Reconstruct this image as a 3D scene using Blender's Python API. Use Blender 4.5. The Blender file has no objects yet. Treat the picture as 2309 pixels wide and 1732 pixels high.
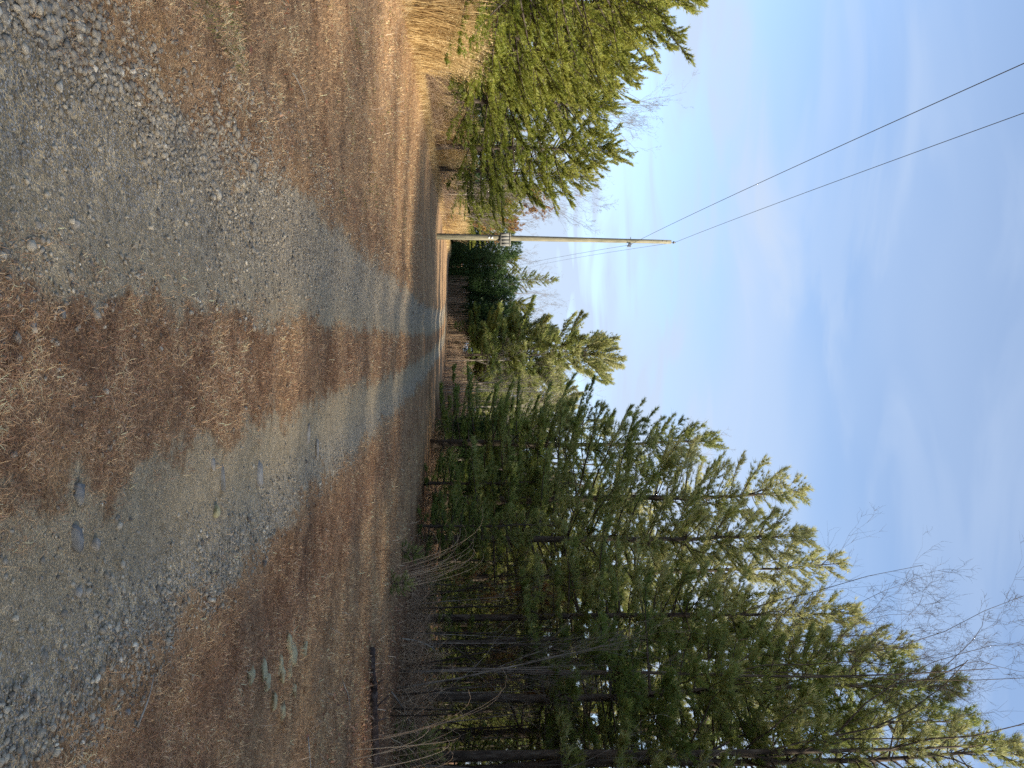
import bpy, math, random
import numpy as np
from mathutils import Vector, Matrix

R = math.radians
random.seed(7)
SC = bpy.context.scene
COL = SC.collection

# ------------------------------------------------------------------ camera
FPX = 1750.0                       # focal length in photo pixels (2309 wide)
W0, H0 = 2309.0, 1732.0
HORIZON = 1045.0                   # photo column of the horizon
CAMZ = 1.6
PITCH = math.atan((W0 / 2 - HORIZON) / FPX)
cam_d = bpy.data.cameras.new('camera')
cam = bpy.data.objects.new('camera', cam_d)
COL.objects.link(cam)
cam_d.sensor_fit = 'HORIZONTAL'
cam_d.sensor_width = 36.0
cam_d.lens = 36.0 * FPX / W0
cam_d.clip_start = 0.05
cam_d.clip_end = 6000
# the photograph was taken on its side: picture-right is world up, picture-top is world left
c_, s_ = math.cos(PITCH), math.sin(PITCH)
FWD = Vector((0, c_, s_)); UP = Vector((0, -s_, c_)); LEFT = Vector((-1, 0, 0))
cam.matrix_world = Matrix(((UP.x, LEFT.x, -FWD.x, 0), (UP.y, LEFT.y, -FWD.y, 0),
                           (UP.z, LEFT.z, -FWD.z, CAMZ), (0, 0, 0, 1)))
SC.camera = cam

# ------------------------------------------------------------------ sky and sun
SUN_EL = R(32.0)
SUN_AZ = R(121.0)                  # clockwise from +Y: to the right and a little behind the camera
sun_dir = Vector((math.sin(SUN_AZ) * math.cos(SUN_EL), math.cos(SUN_AZ) * math.cos(SUN_EL), math.sin(SUN_EL)))
world = bpy.data.worlds.new('World'); SC.world = world; world.use_nodes = True
wn = world.node_tree; wn.nodes.clear()
def wnode(t, **k):
    n = wn.nodes.new(t)
    for a, b in k.items(): setattr(n, a, b)
    return n
wout = wnode('ShaderNodeOutputWorld'); wbg = wnode('ShaderNodeBackground')
sky = wnode('ShaderNodeTexSky', sky_type='NISHITA', sun_disc=False, sun_elevation=SUN_EL, sun_rotation=SUN_AZ,
            altitude=200, air_density=1.0, dust_density=0.7, ozone_density=1.6)
tc = wnode('ShaderNodeTexCoord'); sep = wnode('ShaderNodeSeparateXYZ')
wn.links.new(tc.outputs['Generated'], sep.inputs[0])
def wmath(op, a, b=None, c=None):
    n = wnode('ShaderNodeMath', operation=op)
    for i, v in enumerate((a, b, c)):
        if v is None: continue
        if isinstance(v, (int, float)): n.inputs[i].default_value = v
        else: wn.links.new(v, n.inputs[i])
    return n.outputs[0]
zc = wmath('ADD', wmath('MAXIMUM', sep.outputs[2], 0.0), 0.22)
comb = wnode('ShaderNodeCombineXYZ')
wn.links.new(wmath('DIVIDE', sep.outputs[0], zc), comb.inputs[0])
wn.links.new(wmath('DIVIDE', sep.outputs[1], zc), comb.inputs[1])
def cloud(scale, rot, stretch, loc, detail=4.0, rough=0.52, dist=0.4):
    m = wnode('ShaderNodeMapping'); m.inputs['Rotation'].default_value = (0, 0, R(rot))
    m.inputs['Scale'].default_value = (scale, scale * stretch, 1); m.inputs['Location'].default_value = loc
    wn.links.new(comb.outputs[0], m.inputs[0])
    n = wnode('ShaderNodeTexNoise'); n.inputs['Scale'].default_value = 1.0
    n.inputs['Detail'].default_value = detail; n.inputs['Roughness'].default_value = rough
    n.inputs['Distortion'].default_value = dist
    wn.links.new(m.outputs[0], n.inputs['Vector'])
    return n.outputs['Fac']
ca = cloud(0.85, 14, 1.9, (12.1, 3.6, 0), 3.0, 0.45, 0.3)
cb = cloud(2.1, -20, 2.6, (0.4, 7.1, 0), 4.0, 0.5, 0.8)
def smooth(v, lo, hi):
    n = wnode('ShaderNodeMapRange', interpolation_type='SMOOTHSTEP')
    n.inputs['From Min'].default_value = lo; n.inputs['From Max'].default_value = hi
    wn.links.new(v, n.inputs['Value']); return n.outputs[0]
cov = wmath('ADD', wmath('MULTIPLY', smooth(ca, 0.37, 0.62), 0.70), wmath('MULTIPLY', smooth(cb, 0.43, 0.66), 0.50))
low = wmath('MULTIPLY', wmath('POWER', wmath('SUBTRACT', 1.0, wmath('MAXIMUM', sep.outputs[2], 0.0)), 3.0), 0.62)
cov = wmath('MINIMUM', wmath('ADD', wmath('MULTIPLY', cov, wmath('SUBTRACT', 1.16, wmath('MULTIPLY', sep.outputs[2], 1.40))), low), 0.95)
cmix = wnode('ShaderNodeMix', data_type='RGBA')
wn.links.new(cov, cmix.inputs['Factor'])
wn.links.new(sky.outputs[0], cmix.inputs['A'])
cmix.inputs['B'].default_value = (2.22, 2.68, 3.45, 1)
wn.links.new(cmix.outputs['Result'], wbg.inputs['Color'])
wbg.inputs['Strength'].default_value = 0.14
wn.links.new(wbg.outputs[0], wout.inputs['Surface'])

sun_d = bpy.data.lights.new('sun', 'SUN'); sun = bpy.data.objects.new('sun', sun_d); COL.objects.link(sun)
sun_d.energy = 5.0; sun_d.angle = R(5.5); sun_d.color = (1.0, 0.90, 0.74)
sun.rotation_euler = (-sun_dir).to_track_quat('-Z', 'Y').to_euler()
sun.location = (40, -10, 40)

SC.view_settings.view_transform = 'Standard'; SC.view_settings.look = 'None'
SC.view_settings.exposure = 1.0; SC.view_settings.gamma = 1.0
SC.view_settings.use_curve_mapping = False
SC.render.engine = 'CYCLES'
SC.cycles.use_denoising = False
SC.cycles.max_bounces = 6; SC.cycles.diffuse_bounces = 3; SC.cycles.transmission_bounces = 3
SC.cycles.sample_clamp_indirect = 4.0

# ------------------------------------------------------------------ small maths
def vnoise(x, y, seed=0):
    x = np.asarray(x, float); y = np.asarray(y, float)
    xi = np.floor(x).astype(np.int64); yi = np.floor(y).astype(np.int64)
    fx = x - xi; fy = y - yi
    fx = fx * fx * (3 - 2 * fx); fy = fy * fy * (3 - 2 * fy)
    def h(a, b):
        n = (a * 374761393 + b * 668265263 + seed * 1442695041) & 0x7fffffff
        n = ((n ^ (n >> 13)) * 1274126177) & 0x7fffffff
        return ((n ^ (n >> 16)) & 0xffff) / 65535.0
    return (h(xi, yi) * (1 - fx) + h(xi + 1, yi) * fx) * (1 - fy) + (h(xi, yi + 1) * (1 - fx) + h(xi + 1, yi + 1) * fx) * fy
def fbm(x, y, seed=0, o=3):
    t = 0; a = 0.5; s = 0
    for k in range(o):
        t = t + a * vnoise(x * 2 ** k + 17 * k, y * 2 ** k - 9 * k, seed + k); s += a; a *= 0.5
    return t / s
def sst(v, lo, hi):
    t = np.clip((np.asarray(v, float) - lo) / (hi - lo), 0, 1); return t * t * (3 - 2 * t)
def xc(y):                          # centre line of the lane
    y = np.asarray(y, float); yy = np.clip(y, -30, 95)
    return 0.10 * np.exp(-(yy / 7) ** 2) - 0.03 * yy - 0.00065 * yy * np.abs(yy) - 0.012 * np.maximum(0, yy - 62) ** 2
def left_edge(y): return -10.2 - 0.065 * (np.asarray(y, float) - 20)
def right_edge(y):
    y = np.asarray(y, float); return 8.3 - 0.0016 * np.clip(y, 0, 90) ** 2
def track_mask(x, y):
    u = x - xc(y)
    n = fbm(x * 2.3, y * 1.1, 5) - 0.5
    n2 = fbm(x * 9, y * 6, 8) - 0.5
    wl = 0.50 + 0.10 * sst(y, 4, 9); cl = -0.90 - 0.11 * sst(y, 4, 9)
    l = 1 - sst(np.abs(u - cl) + 0.42 * n + 0.34 * n2, wl - 0.16, wl + 0.16)
    r = 1 - sst(np.abs(u - 0.94) + 0.42 * n + 0.34 * n2, 0.30, 0.62)
    return l, r
def tz(x, y):
    x = np.asarray(x, float); y = np.asarray(y, float)
    u = x - xc(y)
    z = 0.07 * (fbm(x * 0.13, y * 0.10, 21, 2) - 0.5) + 0.05 * (fbm(x * 0.9, y * 0.7, 22, 2) - 0.5)
    rut = np.exp(-((np.abs(u) - 0.94) / 0.42) ** 2)
    z = z * (1 - 0.75 * np.exp(-(u / 2.2) ** 2)) - 0.05 * rut
    z = z + 0.05 * np.exp(-((u + 1.9) / 0.35) ** 2) * sst(y, 0, 4)
    z = z + 0.035 * (fbm(x * 4.1, y * 3.6, 23, 2) - 0.5) * sst(np.abs(u), 1.2, 2.0)
    d = left_edge(y) - x
    z = z + 0.10 * np.exp(-((d + 0.6) / 1.0) ** 2) * sst(y, 8, 16) - 0.45 * sst(d, 0.3, 4)
    z = z + 0.30 * sst(x - right_edge(y), -1, 4)
    return z
def pix(px, py, y):
    """world x, z of a photo pixel at ground distance y"""
    d = FWD * 1.0 + UP * ((px - W0 / 2) / FPX) + LEFT * (-(py - H0 / 2) / FPX)
    k = y / d.y
    return d.x * k, CAMZ + d.z * k
def gpix(px, py):
    """ground point under a photo pixel"""
    d = FWD * 1.0 + UP * ((px - W0 / 2) / FPX) + LEFT * (-(py - H0 / 2) / FPX)
    z = 0.0
    for _ in range(4):
        k = (z - CAMZ) / d.z; z = float(tz(d.x * k, d.y * k))
    return d.x * k, d.y * k, z
def xat(py, y): return (py - H0 / 2) / FPX * (y * c_ + 0.0)

# ------------------------------------------------------------------ materials
def mat(name):
    m = bpy.data.materials.new(name); m.use_nodes = True
    nt = m.node_tree; nt.nodes.clear()
    return m, nt
def N(nt, t, ins=None, **k):
    n = nt.nodes.new(t)
    for a, b in k.items(): setattr(n, a, b)
    for a, b in (ins or {}).items():
        if hasattr(b, 'is_linked') or isinstance(b, bpy.types.NodeSocket): nt.links.new(b, n.inputs[a])
        else: n.inputs[a].default_value = b
    return n
def ramp(nt, fac, stops):
    n = nt.nodes.new('ShaderNodeValToRGB'); e = n.color_ramp.elements
    while len(e) < len(stops): e.new(0.5)
    for i, (p, c) in enumerate(stops): e[i].position = p; e[i].color = (*c, 1)
    nt.links.new(fac, n.inputs[0]); return n.outputs[0]
def mixc(nt, f, a, b, mode='MIX'):
    n = nt.nodes.new('ShaderNodeMix'); n.data_type = 'RGBA'; n.blend_type = mode
    for k, v in (('Factor', f), ('A', a), ('B', b)):
        if isinstance(v, bpy.types.NodeSocket): nt.links.new(v, n.inputs[k])
        else: n.inputs[k].default_value = v if k == 'Factor' else (*v, 1)
    return n.outputs['Result']
def mth(nt, op, a, b=0.0):
    n = nt.nodes.new('ShaderNodeMath'); n.operation = op
    for i, v in enumerate((a, b)):
        if isinstance(v, bpy.types.NodeSocket): nt.links.new(v, n.inputs[i])
        else: n.inputs[i].default_value = v
    return n.outputs[0]
def noise(nt, vec, scale, detail=3.0, rough=0.55):
    return N(nt, 'ShaderNodeTexNoise', {'Vector': vec, 'Scale': scale, 'Detail': detail, 'Roughness': rough}).outputs['Fac']
def attr(nt, name): return N(nt, 'ShaderNodeAttribute', attribute_name=name).outputs['Fac']
def finish(nt, col, rough=0.9, bump=None, bstr=0.5, bdist=0.01, spec=0.2):
    b = N(nt, 'ShaderNodeBsdfPrincipled', {'Roughness': rough, 'Specular IOR Level': spec})
    if isinstance(col, bpy.types.NodeSocket): nt.links.new(col, b.inputs['Base Color'])
    else: b.inputs['Base Color'].default_value = (*col, 1)
    if bump is not None:
        bn = N(nt, 'ShaderNodeBump', {'Height': bump, 'Strength': bstr, 'Distance': bdist})
        nt.links.new(bn.outputs[0], b.inputs['Normal'])
    o = nt.nodes.new('ShaderNodeOutputMaterial'); nt.links.new(b.outputs[0], o.inputs[0])

def leafy(name, stops, trans=0.3, vary=0.18):
    """foliage, straw: colour from the per-blade 'tint' attribute, thin enough to pass some light"""
    m, nt = mat(name)
    t = attr(nt, 'tint')
    oi = N(nt, 'ShaderNodeObjectInfo').outputs['Random']
    f = mth(nt, 'ADD', t, mth(nt, 'MULTIPLY', mth(nt, 'SUBTRACT', oi, 0.5), vary))
    c = ramp(nt, f, stops)
    d = N(nt, 'ShaderNodeBsdfDiffuse', {'Color': c}); tr = N(nt, 'ShaderNodeBsdfTranslucent', {'Color': c})
    ms = N(nt, 'ShaderNodeMixShader', {0: trans}); nt.links.new(d.outputs[0], ms.inputs[1]); nt.links.new(tr.outputs[0], ms.inputs[2])
    gl = N(nt, 'ShaderNodeBsdfGlossy', {'Color': (1, 1, 1, 1), 'Roughness': 0.5})
    m2 = N(nt, 'ShaderNodeMixShader', {0: 0.025}); nt.links.new(ms.outputs[0], m2.inputs[1]); nt.links.new(gl.outputs[0], m2.inputs[2])
    o = nt.nodes.new('ShaderNodeOutputMaterial'); nt.links.new(m2.outputs[0], o.inputs[0])
    return m

def ground_material():
    m, nt = mat('dry_ground')
    pos = N(nt, 'ShaderNodeNewGeometry').outputs['Position']
    g = attr(nt, 'gravel'); rust = attr(nt, 'rust'); lit = attr(nt, 'litter')
    n1 = noise(nt, pos, 55, 5, 0.7); n2 = noise(nt, pos, 7, 4, 0.6); n3 = noise(nt, pos, 0.9, 3, 0.55); n4 = noise(nt, pos, 0.22, 2, 0.5)
    turf = ramp(nt, n1, [(0.28, (0.11, 0.068, 0.040)), (0.46, (0.32, 0.21, 0.124)), (0.60, (0.47, 0.325, 0.195)), (0.78, (0.62, 0.46, 0.30))])
    turf = mixc(nt, mth(nt, 'MULTIPLY', rust, 0.75), turf, ramp(nt, n1, [(0.28, (0.078, 0.040, 0.024)), (0.5, (0.275, 0.158, 0.094)), (0.75, (0.44, 0.295, 0.19))]))
    turf = mixc(nt, lit, turf, ramp(nt, n1, [(0.3, (0.045, 0.026, 0.018)), (0.52, (0.19, 0.115, 0.077)), (0.75, (0.38, 0.26, 0.17))]))
    patch = ramp(nt, n2, [(0.30, (0.55, 0.52, 0.50)), (0.5, (1, 1, 1)), (0.72, (1.25, 1.2, 1.08))])
    turf = mixc(nt, 0.8, turf, patch, 'MULTIPLY')
    patch2 = ramp(nt, n3, [(0.32, (0.74, 0.66, 0.60)), (0.5, (1, 1, 1)), (0.7, (1.22, 1.2, 1.05))])
    turf = mixc(nt, 0.9, turf, patch2, 'MULTIPLY')
    turf = mixc(nt, 0.6, turf, ramp(nt, n4, [(0.3, (0.8, 0.75, 0.72)), (0.7, (1.15, 1.12, 1.05))]), 'MULTIPLY')
    vo = N(nt, 'ShaderNodeTexVoronoi', {'Vector': pos, 'Scale': 75.0, 'Randomness': 1.0})
    vo2 = N(nt, 'ShaderNodeTexVoronoi', {'Vector': pos, 'Scale': 190.0, 'Randomness': 1.0})
    sepc = N(nt, 'ShaderNodeSeparateColor', {0: vo.outputs['Color']}).outputs[0]
    sepc2 = N(nt, 'ShaderNodeSeparateColor', {0: vo2.outputs['Color']}).outputs[1]
    dirt = ramp(nt, n2, [(0.3, (0.315, 0.242, 0.146)), (0.5, (0.365, 0.288, 0.182)), (0.7, (0.415, 0.333, 0.216))])
    dirt = mixc(nt, 0.9, dirt, ramp(nt, sepc2, [(0.0, (0.6, 0.6, 0.62)), (0.5, (1, 1, 1)), (0.9, (1.3, 1.28, 1.22)), (1.0, (1.9, 1.9, 1.9))]), 'MULTIPLY')
    peb = ramp(nt, sepc, [(0.0, (0.125, 0.118, 0.108)), (0.4, (0.25, 0.232, 0.205)), (0.75, (0.36, 0.33, 0.285)), (1.0, (0.54, 0.50, 0.44))])
    vo3 = N(nt, 'ShaderNodeTexVoronoi', {'Vector': pos, 'Scale': 26.0, 'Randomness': 1.0})
    sepc3 = N(nt, 'ShaderNodeSeparateColor', {0: vo3.outputs['Color']}).outputs[2]
    dirt = mixc(nt, mth(nt, 'MULTIPLY', attr(nt, 'stony'), 0.8), dirt, ramp(nt, sepc3, [(0.0, (0.5, 0.5, 0.5)), (0.35, (0.85, 0.85, 0.85)), (0.75, (1.1, 1.08, 1.05)), (1.0, (1.75, 1.7, 1.6))]), 'MULTIPLY')
    pm = mth(nt, 'MULTIPLY', ramp(nt, vo.outputs['Distance'], [(0.35, (1, 1, 1)), (0.55, (0, 0, 0))]), attr(nt, 'stony'))
    dirt = mixc(nt, pm, dirt, peb)
    dirt = mixc(nt, 0.55, dirt, ramp(nt, n3, [(0.3, (0.82, 0.82, 0.84)), (0.7, (1.15, 1.12, 1.05))]), 'MULTIPLY')
    ge = mth(nt, 'ADD', g, mth(nt, 'MULTIPLY', mth(nt, 'SUBTRACT', n2, 0.5), 1.5))
    ge = ramp(nt, mth(nt, 'ADD', ge, mth(nt, 'MULTIPLY', mth(nt, 'SUBTRACT', n1, 0.5), 1.1)), [(0.28, (0, 0, 0)), (0.72, (1, 1, 1))])
    col = mixc(nt, ge, turf, dirt)
    h = mth(nt, 'ADD', mth(nt, 'MULTIPLY', n1, 1.0), mth(nt, 'MULTIPLY', mth(nt, 'SUBTRACT', 1.0, vo.outputs['Distance']), mth(nt, 'MULTIPLY', ge, 0.35)))
    h = mth(nt, 'ADD', h, mth(nt, 'MULTIPLY', n2, 1.2))
    finish(nt, col, 1.0, h, 0.75, 0.025, 0.0)
    return m

def stone_material():
    m, nt = mat('gravel_stone')
    pos = N(nt, 'ShaderNodeNewGeometry').outputs['Position']
    t = attr(nt, 'tint')
    c = ramp(nt, t, [(0.0, (0.13, 0.112, 0.092)), (0.25, (0.24, 0.208, 0.162)), (0.55, (0.355, 0.305, 0.232)), (0.8, (0.48, 0.41, 0.305)), (1.0, (0.66, 0.59, 0.47))])
    n = noise(nt, pos, 160, 3, 0.6)
    c = mixc(nt, 0.7, c, ramp(nt, n, [(0.3, (0.72, 0.72, 0.72)), (0.7, (1.2, 1.18, 1.12))]), 'MULTIPLY')
    finish(nt, c, 0.85, n, 0.4, 0.004, 0.25)
    return m

def slab_material(name, c0, c1, c2, sc=35):
    m, nt = mat(name)
    pos = N(nt, 'ShaderNodeNewGeometry').outputs['Position']
    n = noise(nt, pos, sc, 5, 0.65); n2 = noise(nt, pos, sc * 5, 3, 0.6)
    c = ramp(nt, n, [(0.3, c0), (0.52, c1), (0.72, c2)])
    c = mixc(nt, 0.6, c, ramp(nt, n2, [(0.3, (0.75, 0.75, 0.75)), (0.7, (1.15, 1.15, 1.1))]), 'MULTIPLY')
    finish(nt, c, 0.8, n2, 0.5, 0.006, 0.25)
    return m

def bark_material(name, c0, c1, c2, scale=(14, 14, 2.2)):
    m, nt = mat(name)
    tcn = N(nt, 'ShaderNodeTexCoord').outputs['Object']
    mp = N(nt, 'ShaderNodeMapping', {'Vector': tcn, 'Scale': scale})
    n = noise(nt, mp.outputs[0], 1.0, 5, 0.65); n2 = noise(nt, tcn, 1.3, 3, 0.6)
    c = ramp(nt, n, [(0.32, c0), (0.52, c1), (0.70, c2)])
    c = mixc(nt, 0.7, c, ramp(nt, n2, [(0.3, (0.7, 0.72, 0.70)), (0.7, (1.2, 1.18, 1.12))]), 'MULTIPLY')
    finish(nt, c, 0.92, n, 0.8, 0.02, 0.1)
    return m

def flat_material(name, col, rough=0.6, spec=0.3, metal=0.0):
    m, nt = mat(name)
    pos = N(nt, 'ShaderNodeNewGeometry').outputs['Position']
    n = noise(nt, pos, 22, 4, 0.6)
    c = ramp(nt, n, [(0.3, tuple(v * 0.75 for v in col)), (0.7, tuple(min(1, v * 1.2) for v in col))])
    finish(nt, c, rough, None, spec=spec)
    return m

M = {}
M['ground'] = ground_material()
M['stone'] = stone_material()
M['slate'] = slab_material('blue_slate', (0.115, 0.110, 0.105), (0.19, 0.182, 0.168), (0.28, 0.268, 0.24), 18)
M['schist'] = slab_material('grey_schist', (0.21, 0.185, 0.155), (0.31, 0.275, 0.23), (0.41, 0.37, 0.31), 22)
M['sandstone'] = slab_material('yellow_sandstone', (0.25, 0.22, 0.12), (0.37, 0.335, 0.19), (0.46, 0.43, 0.28), 22)
M['lichen'] = slab_material('lichen', (0.19, 0.145, 0.085), (0.33, 0.295, 0.175), (0.45, 0.42, 0.27), 16)
M['straw'] = leafy('dead_turf', [(0.0, (0.106, 0.058, 0.029)), (0.28, (0.301, 0.164, 0.081)), (0.52, (0.543, 0.324, 0.158)), (0.78, (0.850, 0.552, 0.276)), (1.0, (0.850, 0.832, 0.466))], 0.15, 0.0)
M['rust'] = leafy('rusty_turf', [(0.0, (0.100, 0.044, 0.025)), (0.35, (0.325, 0.152, 0.075)), (0.7, (0.558, 0.316, 0.175)), (1.0, (0.807, 0.616, 0.405))], 0.15, 0.0)
M['litter'] = leafy('leaf_litter', [(0.0, (0.098, 0.041, 0.026)), (0.35, (0.278, 0.122, 0.070)), (0.7, (0.532, 0.265, 0.145)), (1.0, (0.850, 0.532, 0.317))], 0.1, 0.0)
M['sedge'] = leafy('golden_sedge', [(0.0, (0.240, 0.150, 0.066)), (0.4, (0.480, 0.330, 0.149)), (0.75, (0.672, 0.504, 0.248)), (1.0, (0.840, 0.672, 0.374))], 0.3, 0.2)
M['weed'] = leafy('dry_weed', [(0.0, (0.123, 0.077, 0.049)), (0.5, (0.319, 0.210, 0.133)), (1.0, (0.609, 0.462, 0.308))], 0.1, 0.2)
M['white_pine'] = leafy('white_pine_needles', [(0.0, (0.080, 0.128, 0.026)), (0.35, (0.165, 0.228, 0.046)), (0.68, (0.310, 0.338, 0.088)), (1.0, (0.54, 0.52, 0.25))], 0.5, 0.40)  # pale end of the ramp stands in for sunlight on crown tops
M['loblolly'] = leafy('yellow_pine_needles', [(0.0, (0.077, 0.111, 0.017)), (0.35, (0.144, 0.183, 0.023)), (0.7, (0.227, 0.253, 0.034)), (1.0, (0.331, 0.320, 0.062))], 0.38, 0.2)
M['cedar'] = leafy('cedar_sprays', [(0.0, (0.022, 0.048, 0.017)), (0.5, (0.043, 0.088, 0.024)), (1.0, (0.090, 0.133, 0.034))], 0.2, 0.3)
M['orange'] = leafy('autumn_leaves', [(0.0, (0.154, 0.066, 0.020)), (0.5, (0.317, 0.148, 0.039)), (1.0, (0.442, 0.309, 0.099))], 0.35, 0.1)
M['yellowleaf'] = leafy('yellowing_leaves', [(0.0, (0.10, 0.085, 0.020)), (0.5, (0.20, 0.165, 0.035)), (1.0, (0.33, 0.27, 0.07))], 0.35, 0.1)
M['bark'] = bark_material('pine_bark', (0.030, 0.024, 0.020), (0.085, 0.068, 0.055), (0.17, 0.145, 0.12))
M['greybark'] = bark_material('grey_bark', (0.085, 0.070, 0.058), (0.19, 0.165, 0.14), (0.33, 0.30, 0.265))
M['darkbark'] = bark_material('dark_bark', (0.018, 0.014, 0.012), (0.045, 0.036, 0.030), (0.10, 0.085, 0.07))
M['palebark'] = bark_material('pale_bark', (0.20, 0.17, 0.14), (0.36, 0.32, 0.27), (0.50, 0.46, 0.40))
M['log'] = bark_material('rotting_log', (0.020, 0.015, 0.014), (0.065, 0.048, 0.044), (0.16, 0.13, 0.12), (10, 2, 10))
M['pole'] = bark_material('weathered_pole', (0.11, 0.105, 0.078), (0.24, 0.22, 0.155), (0.36, 0.33, 0.24), (26, 26, 0.9))
M['board'] = bark_material('weathered_board', (0.15, 0.145, 0.13), (0.25, 0.243, 0.222), (0.34, 0.332, 0.305), (30, 30, 2.5))
M['steel'] = flat_material('galvanised_steel', (0.22, 0.23, 0.24), 0.5, 0.5, 0.6)
M['porcelain'] = flat_material('dark_porcelain', (0.06, 0.065, 0.07), 0.3, 0.5)
M['tag'] = flat_material('white_tag', (0.75, 0.75, 0.74), 0.6)
M['wire'] = flat_material('aluminium_wire', (0.055, 0.062, 0.075), 0.55, 0.4)

# ------------------------------------------------------------------ mesh building
def make_mesh(name, V, F, mats, tint=None, fm=None, smooth=False, extra=None):
    """V (n,3); F list of index arrays, (m,3) or (m,4)"""
    me = bpy.data.meshes.new(name)
    V = np.asarray(V, np.float32)
    F = [np.asarray(f, np.int32) for f in F if len(f)]
    me.vertices.add(len(V)); me.vertices.foreach_set('co', V.ravel())
    nl = sum(f.size for f in F); npoly = sum(len(f) for f in F)
    me.loops.add(nl); me.polygons.add(npoly)
    me.loops.foreach_set('vertex_index', np.concatenate([f.ravel() for f in F]))
    tot = np.concatenate([np.full(len(f), f.shape[1], np.int32) for f in F])
    st = np.concatenate([[0], np.cumsum(tot)[:-1]]).astype(np.int32)
    me.polygons.foreach_set('loop_start', st)
    me.polygons.foreach_set('loop_total', tot)
    for m in (mats if isinstance(mats, (list, tuple)) else [mats]): me.materials.append(m)
    if fm is not None: me.polygons.foreach_set('material_index', np.asarray(fm, np.int32))
    if smooth: me.polygons.foreach_set('use_smooth', np.ones(npoly, bool))
    if tint is not None: extra = dict(extra or {}, tint=tint)
    for k, v in (extra or {}).items():
        a = me.attributes.new(k, 'FLOAT', 'POINT'); a.data.foreach_set('value', np.asarray(v, np.float32))
    me.update(); me.validate()
    return me
def obj(name, me, parent=None, loc=(0, 0, 0), rot=(0, 0, 0), scale=(1, 1, 1)):
    o = bpy.data.objects.new(name, me); COL.objects.link(o)
    o.location = loc; o.rotation_euler = rot; o.scale = scale
    if parent is not None: o.parent = parent
    return o
def tag(o, label, cat=None, group=None, kind=None):
    o['label'] = label
    if cat: o['category'] = cat
    if group: o['group'] = group
    if kind: o['kind'] = kind
    return o
def thing(name, loc=(0, 0, 0), rz=0.0, sc=1.0, tilt=(0, 0)):
    o = bpy.data.objects.new(name, None); COL.objects.link(o); o.empty_display_size = 0.2
    o.location = loc; o.rotation_euler = (tilt[0], tilt[1], rz)
    o.scale = (sc, sc, sc) if not isinstance(sc, (tuple, list)) else sc
    return o

class Geo:
    def __init__(s): s.v = []; s.f3 = []; s.f4 = []; s.t = []; s.n = 0
    def add(s, V, F3=None, F4=None, tint=0.5):
        V = np.asarray(V, float).reshape(-1, 3)
        if F3 is not None and len(F3): s.f3.append(np.asarray(F3, np.int64) + s.n)
        if F4 is not None and len(F4): s.f4.append(np.asarray(F4, np.int64) + s.n)
        s.v.append(V); s.t.append(np.broadcast_to(np.asarray(tint, float), (len(V),))); s.n += len(V)
    def mesh(s, name, m, smooth=False):
        F = []
        if s.f3: F.append(np.concatenate(s.f3))
        if s.f4: F.append(np.concatenate(s.f4))
        return make_mesh(name, np.concatenate(s.v), F, m, np.concatenate(s.t), smooth=smooth)
    def tube(s, P, rad, sides=6, tint=0.5, cap=True):
        P = np.asarray(P, float); n = len(P); rad = np.broadcast_to(np.asarray(rad, float), (n,))
        T = np.gradient(P, axis=0); T /= np.linalg.norm(T, axis=1)[:, None] + 1e-9
        a = np.where(np.abs(T[:, 2:3]) > 0.9, np.array([[1., 0, 0]]), np.array([[0, 0, 1.]]))
        U = np.cross(T, a); U /= np.linalg.norm(U, axis=1)[:, None] + 1e-9; B = np.cross(T, U)
        for i in range(1, n):       # keep the frame from flipping
            if U[i] @ U[i - 1] < 0: U[i] = -U[i]; B[i] = -B[i]
        th = np.linspace(0, 2 * np.pi, sides, endpoint=False)
        V = P[:, None] + rad[:, None, None] * (np.cos(th)[None, :, None] * U[:, None] + np.sin(th)[None, :, None] * B[:, None])
        i = np.arange(n - 1)[:, None] * sides; j = np.arange(sides)[None]; k = (j + 1) % sides
        q = np.stack([i + j, i + k, i + sides + k, i + sides + j], -1).reshape(-1, 4)
        V = V.reshape(-1, 3); f3 = []
        if cap:
            V = np.concatenate([V, P[:1], P[-1:]])
            b = n * sides
            f3 = [(b, (x + 1) % sides, x) for x in range(sides)] + [(b + 1, (n - 1) * sides + x, (n - 1) * sides + (x + 1) % sides) for x in range(sides)]
        s.add(V, f3, q, tint)
    def sticks(s, A, B, ra, rb, tint=0.5, sides=3):
        A = np.asarray(A, float).reshape(-1, 3); B = np.asarray(B, float).reshape(-1, 3); n = len(A)
        if n == 0: return
        T = B - A; T /= np.linalg.norm(T, axis=1)[:, None] + 1e-9
        a = np.where(np.abs(T[:, 2:3]) > 0.9, np.array([[1., 0, 0]]), np.array([[0, 0, 1.]]))
        U = np.cross(T, a); U /= np.linalg.norm(U, axis=1)[:, None] + 1e-9; W = np.cross(T, U)
        th = np.linspace(0, 2 * np.pi, sides, endpoint=False)
        ring = np.cos(th)[None, :, None] * U[:, None] + np.sin(th)[None, :, None] * W[:, None]
        ra = np.broadcast_to(np.asarray(ra, float), (n,)); rb = np.broadcast_to(np.asarray(rb, float), (n,))
        V = np.concatenate([A[:, None] + ra[:, None, None] * ring, B[:, None] + rb[:, None, None] * ring], 1)
        base = np.arange(n)[:, None, None] * (2 * sides); j = np.arange(sides); k = (j + 1) % sides
        q = (base + np.stack([j, k, k + sides, j + sides], -1)[None]).reshape(-1, 4)
        tt = np.repeat(np.broadcast_to(np.asarray(tint, float), (n,)), 2 * sides)
        s.add(V.reshape(-1, 3), None, q, tt)

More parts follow.
